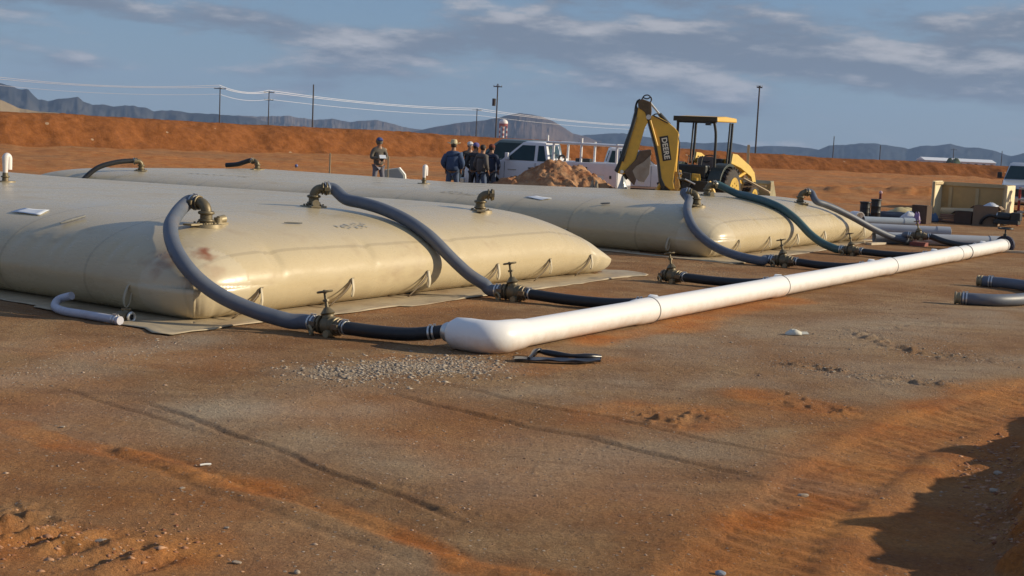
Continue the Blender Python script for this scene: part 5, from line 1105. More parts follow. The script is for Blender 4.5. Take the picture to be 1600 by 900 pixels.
    mb = MB(); mb.ball((0, hy-.018, 1.675), .098, 14, 10, (.90, 1.02, 1.0)); mb.build('hair', mat('dark_hair', hair, .7), root, True)
    for s in (-1, 1): MB().ball((s*.083, hy, 1.62), .026, 8, 6, (.5, .8, 1.3)).build('ear', skin, root, True)
    if hat == 'cap':
        mb = MB(); mb.ball((0, hy, 1.70), .108, 16, 10, (.95, 1.06, .80)); mb.tube([(0, hy+.07, 1.70), (0, hy+.14, 1.695), (0, hy+.20, 1.68)], 0, 12, True, [.07, .075, .05]); c_ = mb.build('cap', hatc, root, True)
        for vv in c_.data.vertices:
            if vv.co.y > hy+.10: vv.co.z = 1.69+(vv.co.z-1.69)*.12
    elif hat == 'cowboy':
        mb = MB(); mb.tube([(0, hy, 1.69), (0, hy, 1.78), (0, hy, 1.83), (0, hy, 1.84)], 0, 18, True, [.105, .098, .080, .04])
        n_ = 28; vs = []; 
        for r_ in (.09, .14, .20): vs += [(r_*math.cos(2*PI*q/n_)*1.0, hy+r_*1.12*math.sin(2*PI*q/n_), 1.705+.045*(r_/.20)**2*abs(math.cos(2*PI*q/n_))**2) for q in range(n_)]
        mb.add(vs, [(a*n_+q, a*n_+(q+1) % n_, (a+1)*n_+(q+1) % n_, (a+1)*n_+q) for a in range(2) for q in range(n_)]); c_ = mb.build('straw_hat', hatc, root, True); md = c_.modifiers.new('t', 'SOLIDIFY'); md.thickness = .008
    elif hat == 'beanie':
        mb = MB(); mb.ball((0, hy-.005, 1.70), .108, 14, 10, (.97, 1.05, .90)); mb.build('knit_cap', hatc, root, True)
    return root
cloth = lambda n, c: mat(n, c, .85, 0, .25, 7, .006, 14)
def grnd(px, D): w = atd(px, 300, D); return w[0], D
x, y = grnd(590, 46); person('man in grey work jacket and blue cap reading papers, standing alone', x, y, azd(155), 1.84, cloth('grey_canvas', (.12, .105, .085)), cloth('grey_jeans', (.16, .16, .20)), 'cap', cloth('blue_cap_cloth', (.05, .07, .22)), 'front', True)
x, y = grnd(706, 43); person('man in straw cowboy hat and blue denim jacket seen from behind', x, y, azd(8), 1.86, cloth('denim_blue', (.035, .065, .14)), cloth('blue_jeans', (.07, .10, .17)), 'cowboy', mat('straw', (.50, .43, .27), .8, 0, .15, 30), 'pockets', False, bulk=1.28)
x, y = grnd(731, 47.5); person('man in white cap behind the others in the group', x, y, azd(160), 1.84, cloth('black_cloth', (.02, .022, .03)), cloth('dark_trousers', (.03, .03, .04)), 'cap', cloth('white_cloth', (.62, .60, .58)), 'pockets')
x, y = grnd(740, 45); person('man in purple cap and dark coat in the group', x, y, azd(30), 1.82, cloth('charcoal_cloth', (.03, .035, .045)), cloth('dark_trousers', (.03, .03, .04)), 'beanie', cloth('purple_knit', (.10, .09, .26)), 'pockets')
x, y = grnd(751, 44); person('dark haired man in grey hooded jacket and blue jeans', x, y, azd(50), 1.80, cloth('faded_grey_cloth', (.095, .085, .08)), cloth('blue_jeans', (.10, .15, .24)), None, None, 'pockets', False, bulk=1.08)
x, y = grnd(765, 45); person('man in rust red cap and navy coat nearest the service truck', x, y, azd(20), 1.80, cloth('navy_cloth', (.025, .035, .07)), cloth('slate_trousers', (.09, .11, .15)), 'beanie', cloth('rust_cloth', (.14, .035, .02)), 'pockets')

# papers in the hands of the reading man
w = atd(598, 245, 45.7); mb = MB(); mb.box((0, 0, 0), (.22, .015, .16)); o = mb.build('paper_sheet', M_paper, None, False); o.location = tuple(w); o.rotation_euler = (-.8, 0, .3); tag(o, 'small white papers held by the man in the blue cap', 'paper')

# white plastic bin by the man
o = thing('white_bin', 'tilted white plastic bin beside the man reading papers', 'bin', (*grnd(616, 46.5), gh(-4, 46)))
mb = MB(); mb.add([(-.40, -.30, 0), (.42, -.30, 0), (.42, .30, 0), (-.40, .30, 0), (-.34, -.26, .78), (.14, -.26, .86), (.14, .26, .86), (-.34, .26, .78), (.34, -.27, .62), (.34, .27, .62)], [(3, 2, 1, 0), (0, 1, 8, 5, 4), (3, 7, 6, 9, 2), (0, 4, 7, 3), (4, 5, 6, 7), (5, 8, 9, 6), (8, 1, 2, 9)]); mb.build('bin_shell', mat('grey_white_plastic', (.45, .46, .42), .5, 0, .1, 4), o, False, .03)
mb = MB(); mb.add([(.145, -.25, .86), (.345, -.25, .63), (.43, -.28, .02), (.43, .28, .02), (.345, .25, .63), (.145, .25, .86)], [(0, 1, 4, 5), (1, 2, 3, 4)]); q = mb.build('bin_lid', mat('bright_white_plastic', (.82, .83, .78), .4, 0, .04), o); md = q.modifiers.new('t', 'SOLIDIFY'); md.thickness = .02; md.offset = 1
# survey stakes
def stake(px, ytop, D, w_, label, m):
    a = atd(px, ytop, D); mb = MB(); g = gh(a[0], D); h = a[2]-g; mb.prism([(-w_/2, -.1), (w_/2, -.1), (w_/2, h-.03), (w_/4, h), (-w_/2, h-.01)], (0, 0, 0), (1, 0, 0), (0, 0, 1), (0, 1, 0), w_*.5); o = mb.build('wooden_stake', m, None, False, .004); o.location = (a[0], D, g); return tag(o, label, 'stake')
M_wood = mat('raw_pine', (.55, .42, .25), .7, 0, .18, 6, .002, 50, .15)
stake(516, 239, 47, .055, 'thin wooden stake standing alone left of the reading man', M_wood)
stake(1170, 226, 44.5, .085, 'pale wooden stake standing behind the backhoe loader arms', M_wood)
stake(607, 244, 45.6, .05, 'short wooden stake right beside the reading man', M_wood)

# clear plastic bags at the backhoe bucket
M_film = mat('cloudy_plastic_film', (.42, .47, .50), .22, 0, .25, 6, .02, 12)
def crumple(name, label, cat, c, sx, sy, sz, m, seed, taper=.5, top=None):
    n, k = 26, 14; mb = MB(); vs = []
    for j in range(k):
        f = j/(k-1); rr = (1-f**2.2*taper) if j < k-1 else .25
        for i in range(n):
            a = 2*PI*i/n; q = 1+.22*float(fbm(np.array([math.cos(a)*2.5+f*2.]), np.array([math.sin(a)*2.5+seed]), 4, seed)[0])
            vs.append((sx*rr*q*math.cos(a)*(.9 if j else .75), sy*rr*q*math.sin(a)*(.9 if j else .75), sz*f*(1+.15*math.sin(a*2+seed))))
    mb.add(vs, [(j*n+i, j*n+(i+1) % n, (j+1)*n+(i+1) % n, (j+1)*n+i) for j in range(k-1) for i in range(n)]+[tuple(range((k-1)*n, k*n)), tuple(range(n-1, -1, -1))])
    o = mb.build(name, m, None, True); o.location = tuple(map(float, c)); return tag(o, label, cat)
x, y = grnd(972, 39.5); crumple('plastic_bag', 'cloudy plastic sheeting bundle below the digging bucket', 'plastic sheet', (x, y, gh(x, y)), .36, .25, 1.0, M_film, 5, .75)
x, y = grnd(928, 41); crumple('stone_block', 'pale grey rock at the right foot of the soil heap', 'rock', (x, y, gh(x, y)), .17, .15, .82, mat('pale_rock', (.30, .26, .20), .9, 0, .2, 5, .02, 10), 8, .4)
x, y = grnd(953, 41.5); crumple('soil_clod', 'dark red clod of soil between the rock and the plastic bundle', 'dirt clod', (x, y, gh(x, y)), .45, .3, .62, mat('dark_clod', (.12, .05, .03), 1, 0, .3, 5, .03, 10), 11, .6)

# planks leaning at the loader bucket
def plank(p0, p1, D0, D1, w_, th, label, m=None):
    a, b_ = atd(*p0, D0), atd(*p1, D1); d = (b_-a); l = np.linalg.norm(d); d /= l; s_ = np.cross(d, (0, 0, 1.)); s_ /= np.linalg.norm(s_); u = np.cross(s_, d); c = (a+b_)/2
    mb = MB(); mb.box((0, 0, 0), (l, w_, th), np.stack([d, s_, u], 1)); o = mb.build('wooden_plank', m or M_wood, None, False, .003); o.location = tuple(c); return tag(o, label, 'plank')
plank((1162, 279), (1203, 301), 41.6, 41.0, .10, .05, 'long pale plank leaning across the loader bucket')
plank((1150, 280), (1172, 280), 41.8, 41.8, .09, .04, 'short pale plank lying level against the loader arm')
plank((1160, 292), (1197, 291), 42.2, 42.0, .08, .05, 'plank behind the long leaning plank at the bucket')

# ------------------------------------------------------------------ material store at the right
def crate():
    a = at(1453, 345); b_ = at(1571, 353); a[2] = b_[2] = 0; rz = math.radians(-31); d = np.array((math.cos(rz), math.sin(rz), 0)); Wd = 2.32; dp_ = 1.25; hgt = 1.24
    root = thing('wooden_crate', 'big open fronted plywood crate with lit right side', 'crate', a, rz); ply = mat('plywood', (.50, .33, .14), .7, 0, .16, 2.5, .002, 40, .25, (.22, .14, .08)); bat = mat('crate_batten', (.50, .38, .21), .7, 0, .15, 5, .002, 40, .15)
    dk = np.array((-math.sin(0), 1.)); rot = .0
    MB().box((Wd/2, dp_, hgt/2+.06), (Wd, .025, hgt-.1)).build('back_panel', ply, root)
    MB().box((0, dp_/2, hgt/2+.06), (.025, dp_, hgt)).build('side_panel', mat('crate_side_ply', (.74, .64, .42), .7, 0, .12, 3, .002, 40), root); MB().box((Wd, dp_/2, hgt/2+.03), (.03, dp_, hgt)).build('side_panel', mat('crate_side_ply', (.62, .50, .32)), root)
    MB().box((Wd/2, dp_/2, .10), (Wd-.04, dp_-.03, .04)).build('floor_panel', ply, root)
    for z_ in (hgt-.02, .16): MB().box((Wd/2, dp_-.03, z_), (Wd-.06, .05, .12)).build('batten', bat, root, False, .003)
    for x_ in (.30, Wd*.5, Wd-.30): MB().box((x_, dp_-.035, hgt/2+.04), (.11, .045, hgt-.36)).build('batten', bat, root, False, .003)
    for x_ in (.0, Wd):
        MB().box((x_+(.045 if x_ == 0 else -.045), .05, hgt/2+.05), (.06, .10, hgt)).build('corner_post', bat, root, False, .003)
        MB().box((x_+(.045 if x_ == 0 else -.045), dp_/2+.05, hgt-.01), (.06, dp_-.16, .09)).build('top_rail', bat, root, False, .003)
    for x_ in (.1, Wd/2, Wd-.1): MB().box((x_, dp_/2, .04), (.10, dp_-.02, .075)).build('skid', bat, root)
    return a, d/np.linalg.norm(d), Wd, rz
CA, CD, CW, CRZ = crate()
CN = np.array((-CD[1], CD[0], 0))
def inc(x, y, z=0.): return CA+CD*x+CN*y+np.array((0, 0, z))
# rolled liner and covers in the crate
mb = MB(); mb.tube(catmull([(-.75, 0, 0), (-.2, .02, .02), (.3, 0, .03), (.8, .03, .0)], 6), .13, 14); o = mb.build('liner_roll', mat('tan_liner', (.42, .36, .24), .6, 0, .12, 5, .01, 12), None, True); o.location = tuple(inc(.95, .55, .31)); o.rotation_euler = (0, 0, CRZ); tag(o, 'beige roll of liner lying inside the crate', 'roll')
crumple('folded_liner', 'heaped beige liner piled in the right half of the crate', 'tarp', inc(1.55, .68, .12), .65, .42, .40, mat('tan_liner', (.42, .36, .24)), 13, .7)
def carton(name, label, c, d, rz, m, flaps=0, cat='box', tape=True):
    root = thing(name, label, cat, c, rz); w_, dd, h = d; t = .012
    mb = MB(); mb.box((0, -dd/2, h/2), (w_, t, h)); mb.box((0, dd/2, h/2), (w_, t, h)); mb.box((-w_/2, 0, h/2), (t, dd, h)); mb.box((w_/2, 0, h/2), (t, dd, h)); mb.box((0, 0, .02), (w_, dd, t)); mb.build('carton_walls', m, root)
    if flaps == 0: MB().box((0, 0, h+.004), (w_, dd, .012)).build('carton_top', m, root); MB().box((0, 0, h+.013), (w_, .06, .004)).build('packing_tape', mat('packing_tape', (.45, .36, .22), .3), root)
    else:
        for sx in (-1, 1):
            q = MB(); q.add([(sx*w_/2, -dd/2, h), (sx*w_/2, dd/2, h), (sx*(w_/2+.12), dd/2, h-.10), (sx*(w_/2+.12), -dd/2, h-.10)], [(0, 1, 2, 3)]); f = q.build('flap', m, root); md = f.modifiers.new('t', 'SOLIDIFY'); md.thickness = .006
    return root
M_card = mat('cardboard', (.22, .15, .095), .85, 0, .12, 6, .001, 60, .2); M_cardd = mat('dark_cardboard', (.085, .055, .038), .9, 0, .2, 6)
carton('cardboard_box', 'brown cardboard box standing in front of the crate opening', inc(1.85, -.38, 0), (.74, .6, .62), CRZ+.05, M_card, 1)
carton('cardboard_box', 'dark brown box left of the plywood crate', at(1439, 349), (.48, .4, .56), CRZ-.15, M_cardd)
carton('open_box', 'low dark open box in front of the crate, left of the carton', inc(1.18, -.42, 0), (.52, .5, .40), CRZ, M_cardd, 1)
o = crumple('plastic_bag', 'grey white plastic bag resting on the carton before the crate', 'plastic sheet', inc(1.95, -.33, .57), .30, .22, .14, mat('white_film', (.55, .58, .63), .3, 0, .1, 8, .01, 20), 17, .7)
for k in range(4): plank_o = MB().box((0, 0, 0), (.62, .14, .05)).build('wooden_plank', mat('red_brown_board', (.28, .15, .10), .7, 0, .2, 6), None, False, .003); plank_o.location = tuple(inc(.62+.03*k, -.25, .055+.062*k)); plank_o.rotation_euler = (0, 0, CRZ+.02*k); tag(plank_o, ['lowest', 'second lowest', 'second highest', 'topmost'][k]+' reddish board in the small stack at the crate mouth', 'plank', 'reddish boards stacked at the crate')
o = crumple('blue_cloth', 'blue cloth heap beside the lower left corner of the crate', 'cloth', inc(.18, -.42, 0), .22, .18, .26, cloth('blue_rag', (.07, .12, .20)), 21, .6)
# upright black barrels
def drum(px, yt, yb, w_, D, label):
    a = atd(px, yt, D); x_ = a[0]; g = gh(x_, D); h = a[2]-g; root = thing('black_drum', label, 'drum', (x_, D, g)); mb = MB(); r_ = w_/2
    mb.tube([(0, 0, 0), (0, 0, h*.33), (0, 0, h*.34), (0, 0, h*.36), (0, 0, h*.66), (0, 0, h*.67), (0, 0, h*.69), (0, 0, h)], 0, 24, True, [r_*.96, r_*.97, r_, r_*.97, r_*.97, r_, r_*.97, r_*.97]); mb.build('drum_shell', M_black(), root, True)
    MB().torus((0, 0, h), (0, 0, 1), r_*.97, .022, 24, 8).build('drum_rim', M_dark(), root, True); return x_, g, h
drum(1352.5, 316, 340, .34, 44.0, 'shorter upright black drum on the left of the pair')
x_, g_, h_ = drum(1369.5, 312, 340, .32, 43.6, 'taller upright black drum on the right of the pair')
o = thing('red_fuel_bottle', 'dark red bottle with pink cap on the taller black drum', 'bottle', (x_+.12, 43.6, g_+h_)); MB().cyl((0, 0, 0), (0, 0, .20), .045, .04, 12).build('bottle_body', mat('dark_red_plastic', (.13, .012, .012), .4), o, True); MB().ball((0, 0, .235), .06, 10, 8).build('bottle_cap', mat('pink_plastic', (.55, .35, .38), .5), o, True)
o = crumple('insulation_pile', 'flat pile of yellowish packing foam beyond the pipes', 'packing foam', at(1412, 338), .75, .4, .28, mat('yellow_foam', (.50, .42, .22), .8, 0, .25, 5, .02, 20), 25, .6)
o = crumple('black_sheeting', 'low black plastic sheeting between the drums and brown box', 'plastic sheet', at(1392, 341), .9, .4, .20, mat('black_film', (.018, .014, .018), .35, 0, .3, 6, .02, 15), 27, .6)
# loose pipes
def loose_pipe(p0, p1, z, r_, label, m, name='loose_pipe'):
    a, b_ = at(*p0, z), at(*p1, z); root = thing(name, label, 'pipe', a*(1, 1, 0)); o = np.array(root.location); mb = MB(); n = 28; A, B_ = a-o, b_-o
    d = (B_-A)/np.linalg.norm(B_-A); mb.tube([A, B_], r_, n, False); mb.tube([B_, A], r_*.9, n, False)
    mb.build('pipe_wall', m, root, True); q = MB()
    for c in (A, B_): q.torus(c, d, r_*.95, r_*.055, n, 6)
    q.build('pipe_rims', m, root, True); MB().tube([B_-d*.34, B_-d*.0], r_*1.07, n, False).build('pipe_bell', m, root, True); return root
loose_pipe((1344, 357), (1484, 364), .15, .15, 'grey plastic pipe lying below the drums, its open bell end to the right', M_gpvc())
loose_pipe((1366, 371), (1566, 379), .14, .14, 'long grey plastic pipe lying just behind the far end of the white pipe', M_gpvc())
loose_pipe((1349, 345), (1428, 348), .13, .13, 'short bluish grey pipe lying against the black drums', mat('blue_grey_pvc', (.36, .41, .45), .4, 0, .08, 5))
loose_pipe((1332, 338), (1344, 339.5), .16, .16, 'short white pipe stub poking up behind the right end of the tank', M_pvc())
o = crumple('plastic_bag', 'crumpled pale plastic wrap on the short bluish pipe', 'plastic sheet', at(1420, 349), .38, .22, .34, mat('white_film', (.55, .58, .63)), 31, .7)
o = crumple('purple_wrap', 'small purple wrapper at the end of the plastic wrap', 'wrapper', at(1432, 350), .12, .10, .34, mat('purple_film', (.22, .14, .32), .4), 33, .6)
plank((1357, 381), (1381, 380), at(1357, 381, .03)[1], at(1381, 380, .03)[1], .16, .05, 'pale board on the ground by the right corner of the farther tank', mat('pale_board', (.50, .42, .30), .7))
plank((1394, 300), (1412, 299.5), at(1394, 300, .03)[1], at(1412, 299.5, .03)[1], .12, .05, 'thin white lath lying on the dirt beyond the drums', mat('white_lath', (.75, .68, .55), .7))
plank((1560, 392), (1640, 396), at(1560, 392, .03)[1], at(1640, 396, .03)[1], .10, .05, 'pale timber lying on the ground past the pipe end cap', mat('pale_board', (.5, .4, .3)))
# support block under the last valve
s_, t_ = VPOS[5]; o = thing('support_block', 'red block propping up the last valve', 'block', P(s_, t_, 0), TAZ); MB().box((0, 0, .045), (.36, .30, .09)).build('block_body', mat('red_brown_block', (.22, .06, .045), .7, 0, .2, 8), o, False, .008); MB().box((-.06, .152, .05), (.10, .006, .06)).build('white_patch', M_paper, o)
# black pump gear at right edge in front of the crate
root = thing('pump_engine', 'black pump and hose clutter at the right end of the crate', 'pump', inc(CW+.05, -.62, 0), CRZ); mb = MB(); mb.box((.15, 0, .16), (.75, .42, .14)); mb.build('skid_base', M_dark(), root, False, .02)
MB().cyl((-.12, 0, .32), (.25, 0, .32), .15, .13, 16).build('pump_casing', M_dark(), root, True); MB().box((.42, 0, .34), (.30, .34, .26)).build('engine_block', M_dark(), root, False, .03); MB().torus((-.14, 0, .33), (1, 0, 0), .11, .025, 18).build('inlet_ring', M_steel(), root, True); MB().tube(catmull([(-.1, -.1, .3), (-.35, -.2, .33), (-.55, -.15, .2), (-.62, -.1, .06)], 5), .05, 10).build('inlet_hose', M_black(), root, True)
# red rack beyond the crate
root = thing('red_rack', 'red steel frame standing right of the plywood crate', 'rack', inc(CW+.22, .75, 0), CRZ); mr_ = mat('red_paint', (.28, .015, .02), .45, 0, .2, 6, 0, 0, .2)
for x_ in (.04, .75): MB().box((x_, 0, .62), (.07, .07, 1.24)).build('upright', mr_, root, False, .005)
for z_ in (.45, .85, 1.2): MB().box((.40, 0, z_), (.72, .45, .05)).build('shelf', mat('grey_shelf', (.35, .34, .33), .5), root, False, .005)
MB().box((.42, 0, .62), (.4, .3, .28)).build('stored_can', M_dark(), root, False, .03)

# grey suction hose lying in the right foreground
hs = [at(1502, 466, .085), at(1530, 468, .085), at(1565, 469, .085), at(1600, 467, .085), at(1630, 461, .085), at(1640, 454, .085), at(1625, 449, .085), at(1600, 446, .085), at(1568, 442, .085), at(1536, 439, .085)]
hh = hose('suction_hose', 'bent grey hose with brass ends lying on the dirt at the right edge', hs, .088, M_hose(), (True, True)); og = np.array(hh.location)
for a, b_ in ((hs[0], hs[1]), (hs[-1], hs[-2])):
    d = (b_-a)/np.linalg.norm(b_-a); c = a-og; mb = MB(); mb.cyl(c-d*.08, c+d*.06, .080, None, 20); mb.torus(c-d*.08, d, .078, .018, 22); mb.torus(c-d*.02, d, .085, .012, 22); mb.build('brass_coupling', M_brass_light, hh, True); MB().cyl(c-d*.086, c-d*.07, .066, None, 18).build('hose_bore', M_black(), hh, True)

# ------------------------------------------------------------------ litter near the camera
def black_scrap():
    root = thing('rubber_scrap', 'black rubber scrap with a folded flap lying by the white elbow', 'rubber scrap', at(870, 560)); o = np.array(root.location); m = mat('shiny_black_rubber', (.014, .014, .018), .32, 0, .3, 14, .003, 40)
    def q(px, py, z): return at(px, py, z)-o
    mb = MB(); pts = catmull([q(804, 560, .02), q(835, 561, .025), q(870, 562, .03), q(905, 563, .03), q(938, 562, .025)], 5); vs = []
    for i, p in enumerate(pts):
        w_ = .055+.012*math.sin(i*1.3); vs += [p+(-.0, -w_, -.012), p+(0, w_, 0), p+(0, w_, .012), p+(0, -w_, .004+.006*math.sin(i))]
    n = len(pts); mb.add(vs, [(i*4+k, i*4+(k+1) % 4, (i+1)*4+(k+1) % 4, (i+1)*4+k) for i in range(n-1) for k in range(4)]+[(0, 1, 2, 3), tuple((n-1)*4+k for k in (3, 2, 1, 0))]); mb.build('flat_strip', m, root, True)
    mb = MB(); mb.tube(catmull([q(832, 556, .03), q(838, 549, .045), q(850, 550, .06), q(880, 555, .05), q(915, 557, .045), q(938, 558, .03)], 6), 0, 12, True, list(.018+.014*np.abs(np.sin(np.linspace(.4, 9, 31))))); mb.build('rolled_flap', m, root, True)
    mb = MB(); mb.tube(catmull([q(826, 560, .03), q(834, 552, .05), q(842, 546, .075), q(848, 549, .06)], 5), .016, 10); mb.build('raised_tip', m, root, True)
black_scrap()
o = crumple('white_rag', 'crumpled off white rag lying alone on the gravel at right', 'rag', at(1240, 523), .12, .07, .06, mat('off_white_cloth', (.60, .57, .47), .7, 0, .1, 20, .004, 40), 41, .75)
mb = MB(); mb.add([(-.02, -.05, .01), (.17, -.04, .015), (.16, .02, .035), (.06, .04, .03)], [(0, 1, 2, 3)]); q = mb.build('rag_corner', mat('off_white_cloth', (.6, .57, .47)), o); md = q.modifiers.new('t', 'SOLIDIFY'); md.thickness = .006
mb = MB(); mb.tube([(-.034, 0, .008), (0, .002, .01), (.036, .004, .008)], .0065, 8); o = mb.build('white_stick', mat('white_plastic_bit', (.75, .74, .70), .6), None, True); o.location = tuple(at(321, 728)+(0, 0, gh(*at(321, 728)[:2]))); o.rotation_euler = (0, 0, .45); tag(o, 'short white stick lying on the bare dirt in the left foreground', 'stick')
def rock_mesh(seed, flat=.6):
    bm = bmesh.new(); bmesh.ops.create_icosphere(bm, subdivisions=2, radius=1); rr = random.Random(seed); ax = [Vector((rr.gauss(0, 1), rr.gauss(0, 1), rr.gauss(0, 1))).normalized() for _ in range(7)]
    for v in bm.verts:
        for a in ax:
            d = v.co.dot(a)
            if d > .62: v.co -= a*(d-.62)
        v.co *= 1+rr.uniform(-.05, .05); v.co.z *= flat
    me = bpy.data.meshes.new('rock'); bm.to_mesh(me); bm.free(); return me
M_rock = mat('pale_stone', (.36, .29, .22), .9, 0, .25, 9, .004, 60, .3)
for k, (px, py, s_, lab) in enumerate([(160, 848, .050, 'largest pale stone in the tread marks at bottom left'), (285, 764, .022, 'small pale stone below the white stick'), (354, 826, .020, 'small pale stone in the lower left dirt, right of the tread marks'), (370, 880, .026, 'pale stone near the bottom edge of the dirt, left'), (98, 670, .024, 'pale pebble near the left edge, above the orange streak'),
        (464, 894, .026, 'flat stone at the bottom edge left of centre'), (1127, 893, .040, 'bluish grey stone at the bottom edge of the orange sand'), (1552, 765, .045, 'pale stone at the foot of the windrow at right'), (1560, 738, .035, 'small pale stone on the windrow foot, upper right'), (1255, 772, .04, 'flat orange clod in the sand beside the tyre track')]):
    me = rock_mesh(k+50, .45); me.materials.append(M_rock if k != 6 else mat('blue_stone', (.22, .25, .30), .8)); o = bpy.data.objects.new('stone', me); COL.objects.link(o); w = at(px, py); o.location = (w[0], w[1], gh(w[0], w[1])+s_*.2); o.scale = (s_, s_*.8, s_); o.rotation_euler = (0, 0, k*1.1); tag(o, lab, 'stone')

# gravel patch and scattered pebbles (uncountable)
def pebbles(name, pts, sizes, m, zf, kind='stuff', seed=0):
    g = np.random.default_rng(seed); base = np.array([(1, 0, 0), (-.5, .87, 0), (-.5, -.87, 0), (0, 0, 1), (.15, .1, -.8)]); tri = [(0, 1, 3), (1, 2, 3), (2, 0, 3), (1, 0, 4), (2, 1, 4), (0, 2, 4)]
    base = np.array([(1, .2, .1), (.1, 1, -.1), (-1, .1, .15), (-.2, -1, 0), (.1, .1, .75), (0, 0, -.7)]); tri = [(0, 1, 4), (1, 2, 4), (2, 3, 4), (3, 0, 4), (1, 0, 5), (2, 1, 5), (3, 2, 5), (0, 3, 5)]
    n = len(pts); B_ = base[None]*(1+g.uniform(-.35, .35, (n, 6, 3))); a = g.uniform(0, 2*PI, n); c, s = np.cos(a), np.sin(a)
    x = (B_[..., 0]*c[:, None]-B_[..., 1]*s[:, None]); y = (B_[..., 0]*s[:, None]+B_[..., 1]*c[:, None])*g.uniform(.5, 1, n)[:, None]; z = B_[..., 2]*g.uniform(.35, .8, n)[:, None]
    V = np.stack([x, y, z], -1)*sizes[:, None, None]+np.stack([pts[:, 0], pts[:, 1], zf(pts[:, 0], pts[:, 1])-sizes*.05], -1)[:, None]
    F = (np.array(tri)[None]+np.arange(n)[:, None, None]*6).reshape(-1, 3); me = bpy.data.meshes.new(name); me.vertices.add(n*6); me.vertices.foreach_set('co', V.astype(np.float32).ravel())
    me.loops.add(len(F)*3); me.loops.foreach_set('vertex_index', F.astype(np.int32).ravel()); me.polygons.add(len(F)); me.polygons.foreach_set('loop_start', np.arange(0, len(F)*3, 3, dtype=np.int32)); me.update(calc_edges=True)
    at_ = me.attributes.new('tone', 'FLOAT', 'POINT'); at_.data.foreach_set('value', np.repeat(g.uniform(0, 1, n), 6).astype(np.float32)); me.materials.append(m); o = bpy.data.objects.new(name, me); COL.objects.link(o); o['kind'] = kind; return o
def peb_mat(name, a, b_):
    m, nt, b = new_mat(name); N = nt.nodes; L = nt.links; t = N.new('ShaderNodeAttribute'); t.attribute_name = 'tone'; cr = N.new('ShaderNodeValToRGB'); cr.color_ramp.elements[0].color = a+(1,); cr.color_ramp.elements[1].color = b_+(1,); L.new(t.outputs['Fac'], cr.inputs[0]); L.new(cr.outputs[0], b.inputs['Base Color']); b.inputs['Roughness'].default_value = .9; return m
g = np.random.default_rng(5)
M_gravel = peb_mat('crushed_gravel', (.15, .115, .085), (.42, .35, .27)); M_peb = peb_mat('field_pebbles', (.18, .10, .06), (.44, .32, .23))
def scatter(poly_px, n, spread, seed):
    g = np.random.default_rng(seed); q = np.array(pxl(poly_px)); t = g.uniform(0, len(q)-1, n); i = np.minimum(t.astype(int), len(q)-2); f = (t-i)[:, None]; return q[i]*(1-f)+q[i+1]*f+g.normal(0, 1, (n, 2))*spread
p1 = np.concatenate([scatter([(500, 583), (600, 576), (690, 570), (745, 566)], 5200, np.array([.20, .28]), 1), scatter([(480, 585), (780, 572)], 1500, np.array([.32, .4]), 2)])
e_ = 1.0; pebbles('gravel_patch', p1, g.gamma(1.5, .0058, len(p1)).clip(.003, .036), M_gravel, gz, seed=3)
ang = g.uniform(-24, 27, 26000)*PI/180; rr = 6.0*np.exp(g.uniform(0, 1, 26000)**.9*math.log(34/6.)); p2 = np.stack([rr*np.sin(ang), rr*np.cos(ang)], 1)
o_, g_m, ru_ = ground_masks(p2[:, 0], p2[:, 1]); keep = g.uniform(0, 1, len(p2)) < (.45+.8*g_m)*(1-.85*o_); S2 = P(0, 0); st_ = (p2@E1, p2@E2); under = np.zeros(len(p2), bool)
for c_, hw_ in TANKS: under |= (np.abs(st_[0]-c_) < hw_+.3) & (np.abs(st_[1]-TC) < TL+.3)
p2 = p2[keep & ~under]; sz = g.gamma(2.0, .0026, len(p2)).clip(.003, .026); pebbles('scattered_pebbles', p2, sz, M_peb, gz, seed=4)
p3 = np.concatenate([scatter(px_, int(n_), s_, 60+k) for k, (px_, n_, s_) in enumerate([([(0, 590), (110, 575), (230, 545), (300, 530)], 1300, np.array([.3, .25])), ([(1240, 572), (1330, 582), (1465, 600)], 1800, np.array([.3, .2])), ([(1340, 520), (1450, 556), (1540, 562)], 2000, np.array([.45, .3])), ([(1080, 560), (1250, 540), (1400, 520)], 1800, np.array([.6, .6])), ([(600, 470), (690, 455)], 500, np.array([.3, .3])), ([(1090, 425), (1180, 432)], 500, np.array([.5, .5]))])])
pebbles('grey_gravel_streaks', p3, g.gamma(2.0, .0028, len(p3)).clip(.003, .024), M_gravel, gz, seed=6)
p4 = np.concatenate([scatter([(1570, 690), (1555, 740), (1560, 800), (1590, 880)], 900, np.array([.14, .2]), 80), scatter([(0, 830), (130, 850), (230, 860)], 380, np.array([.28, .22]), 81)])
pebbles('red_clods', p4, g.gamma(2.0, .0055, len(p4)).clip(.004, .035), peb_mat('red_clod_tones', (.20, .07, .03), (.45, .26, .15)), gz, seed=8)

# ------------------------------------------------------------------ beyond the embankment
M_pole = mat('creosote_pole', (.055, .045, .04), .85, 0, .3, 3)
def pole(px, ytop, D, label, arms, h=None, r_=.16, extra=None):
    a = atd(px, ytop, D); root = thing('utility_pole', label, 'utility pole', (a[0], D, 0)); h = a[2]; MB().cyl((0, 0, -6), (0, 0, h), r_, r_*.7, 12).build('pole_shaft', M_pole, root, True)
    for z_, w_ in arms:
        MB().box((0, 0, h-z_), (w_, .14, .16)).build('crossarm', M_pole, root); 
        for q in (-.46, -.16, .16, .46): MB().cyl((q*w_, 0, h-z_+.08), (q*w_, 0, h-z_+.30), .07, .05, 8).build('insulator', mat('glass_insulator', (.25, .27, .28), .3), root)
    if extra: extra(root, h)
    return np.array((a[0], D, h))
def xf(root, h): MB().cyl((-.55, 0, h-3.9), (-.55, 0, h-2.6), .32, None, 14).build('transformer', M_pole, root, True)
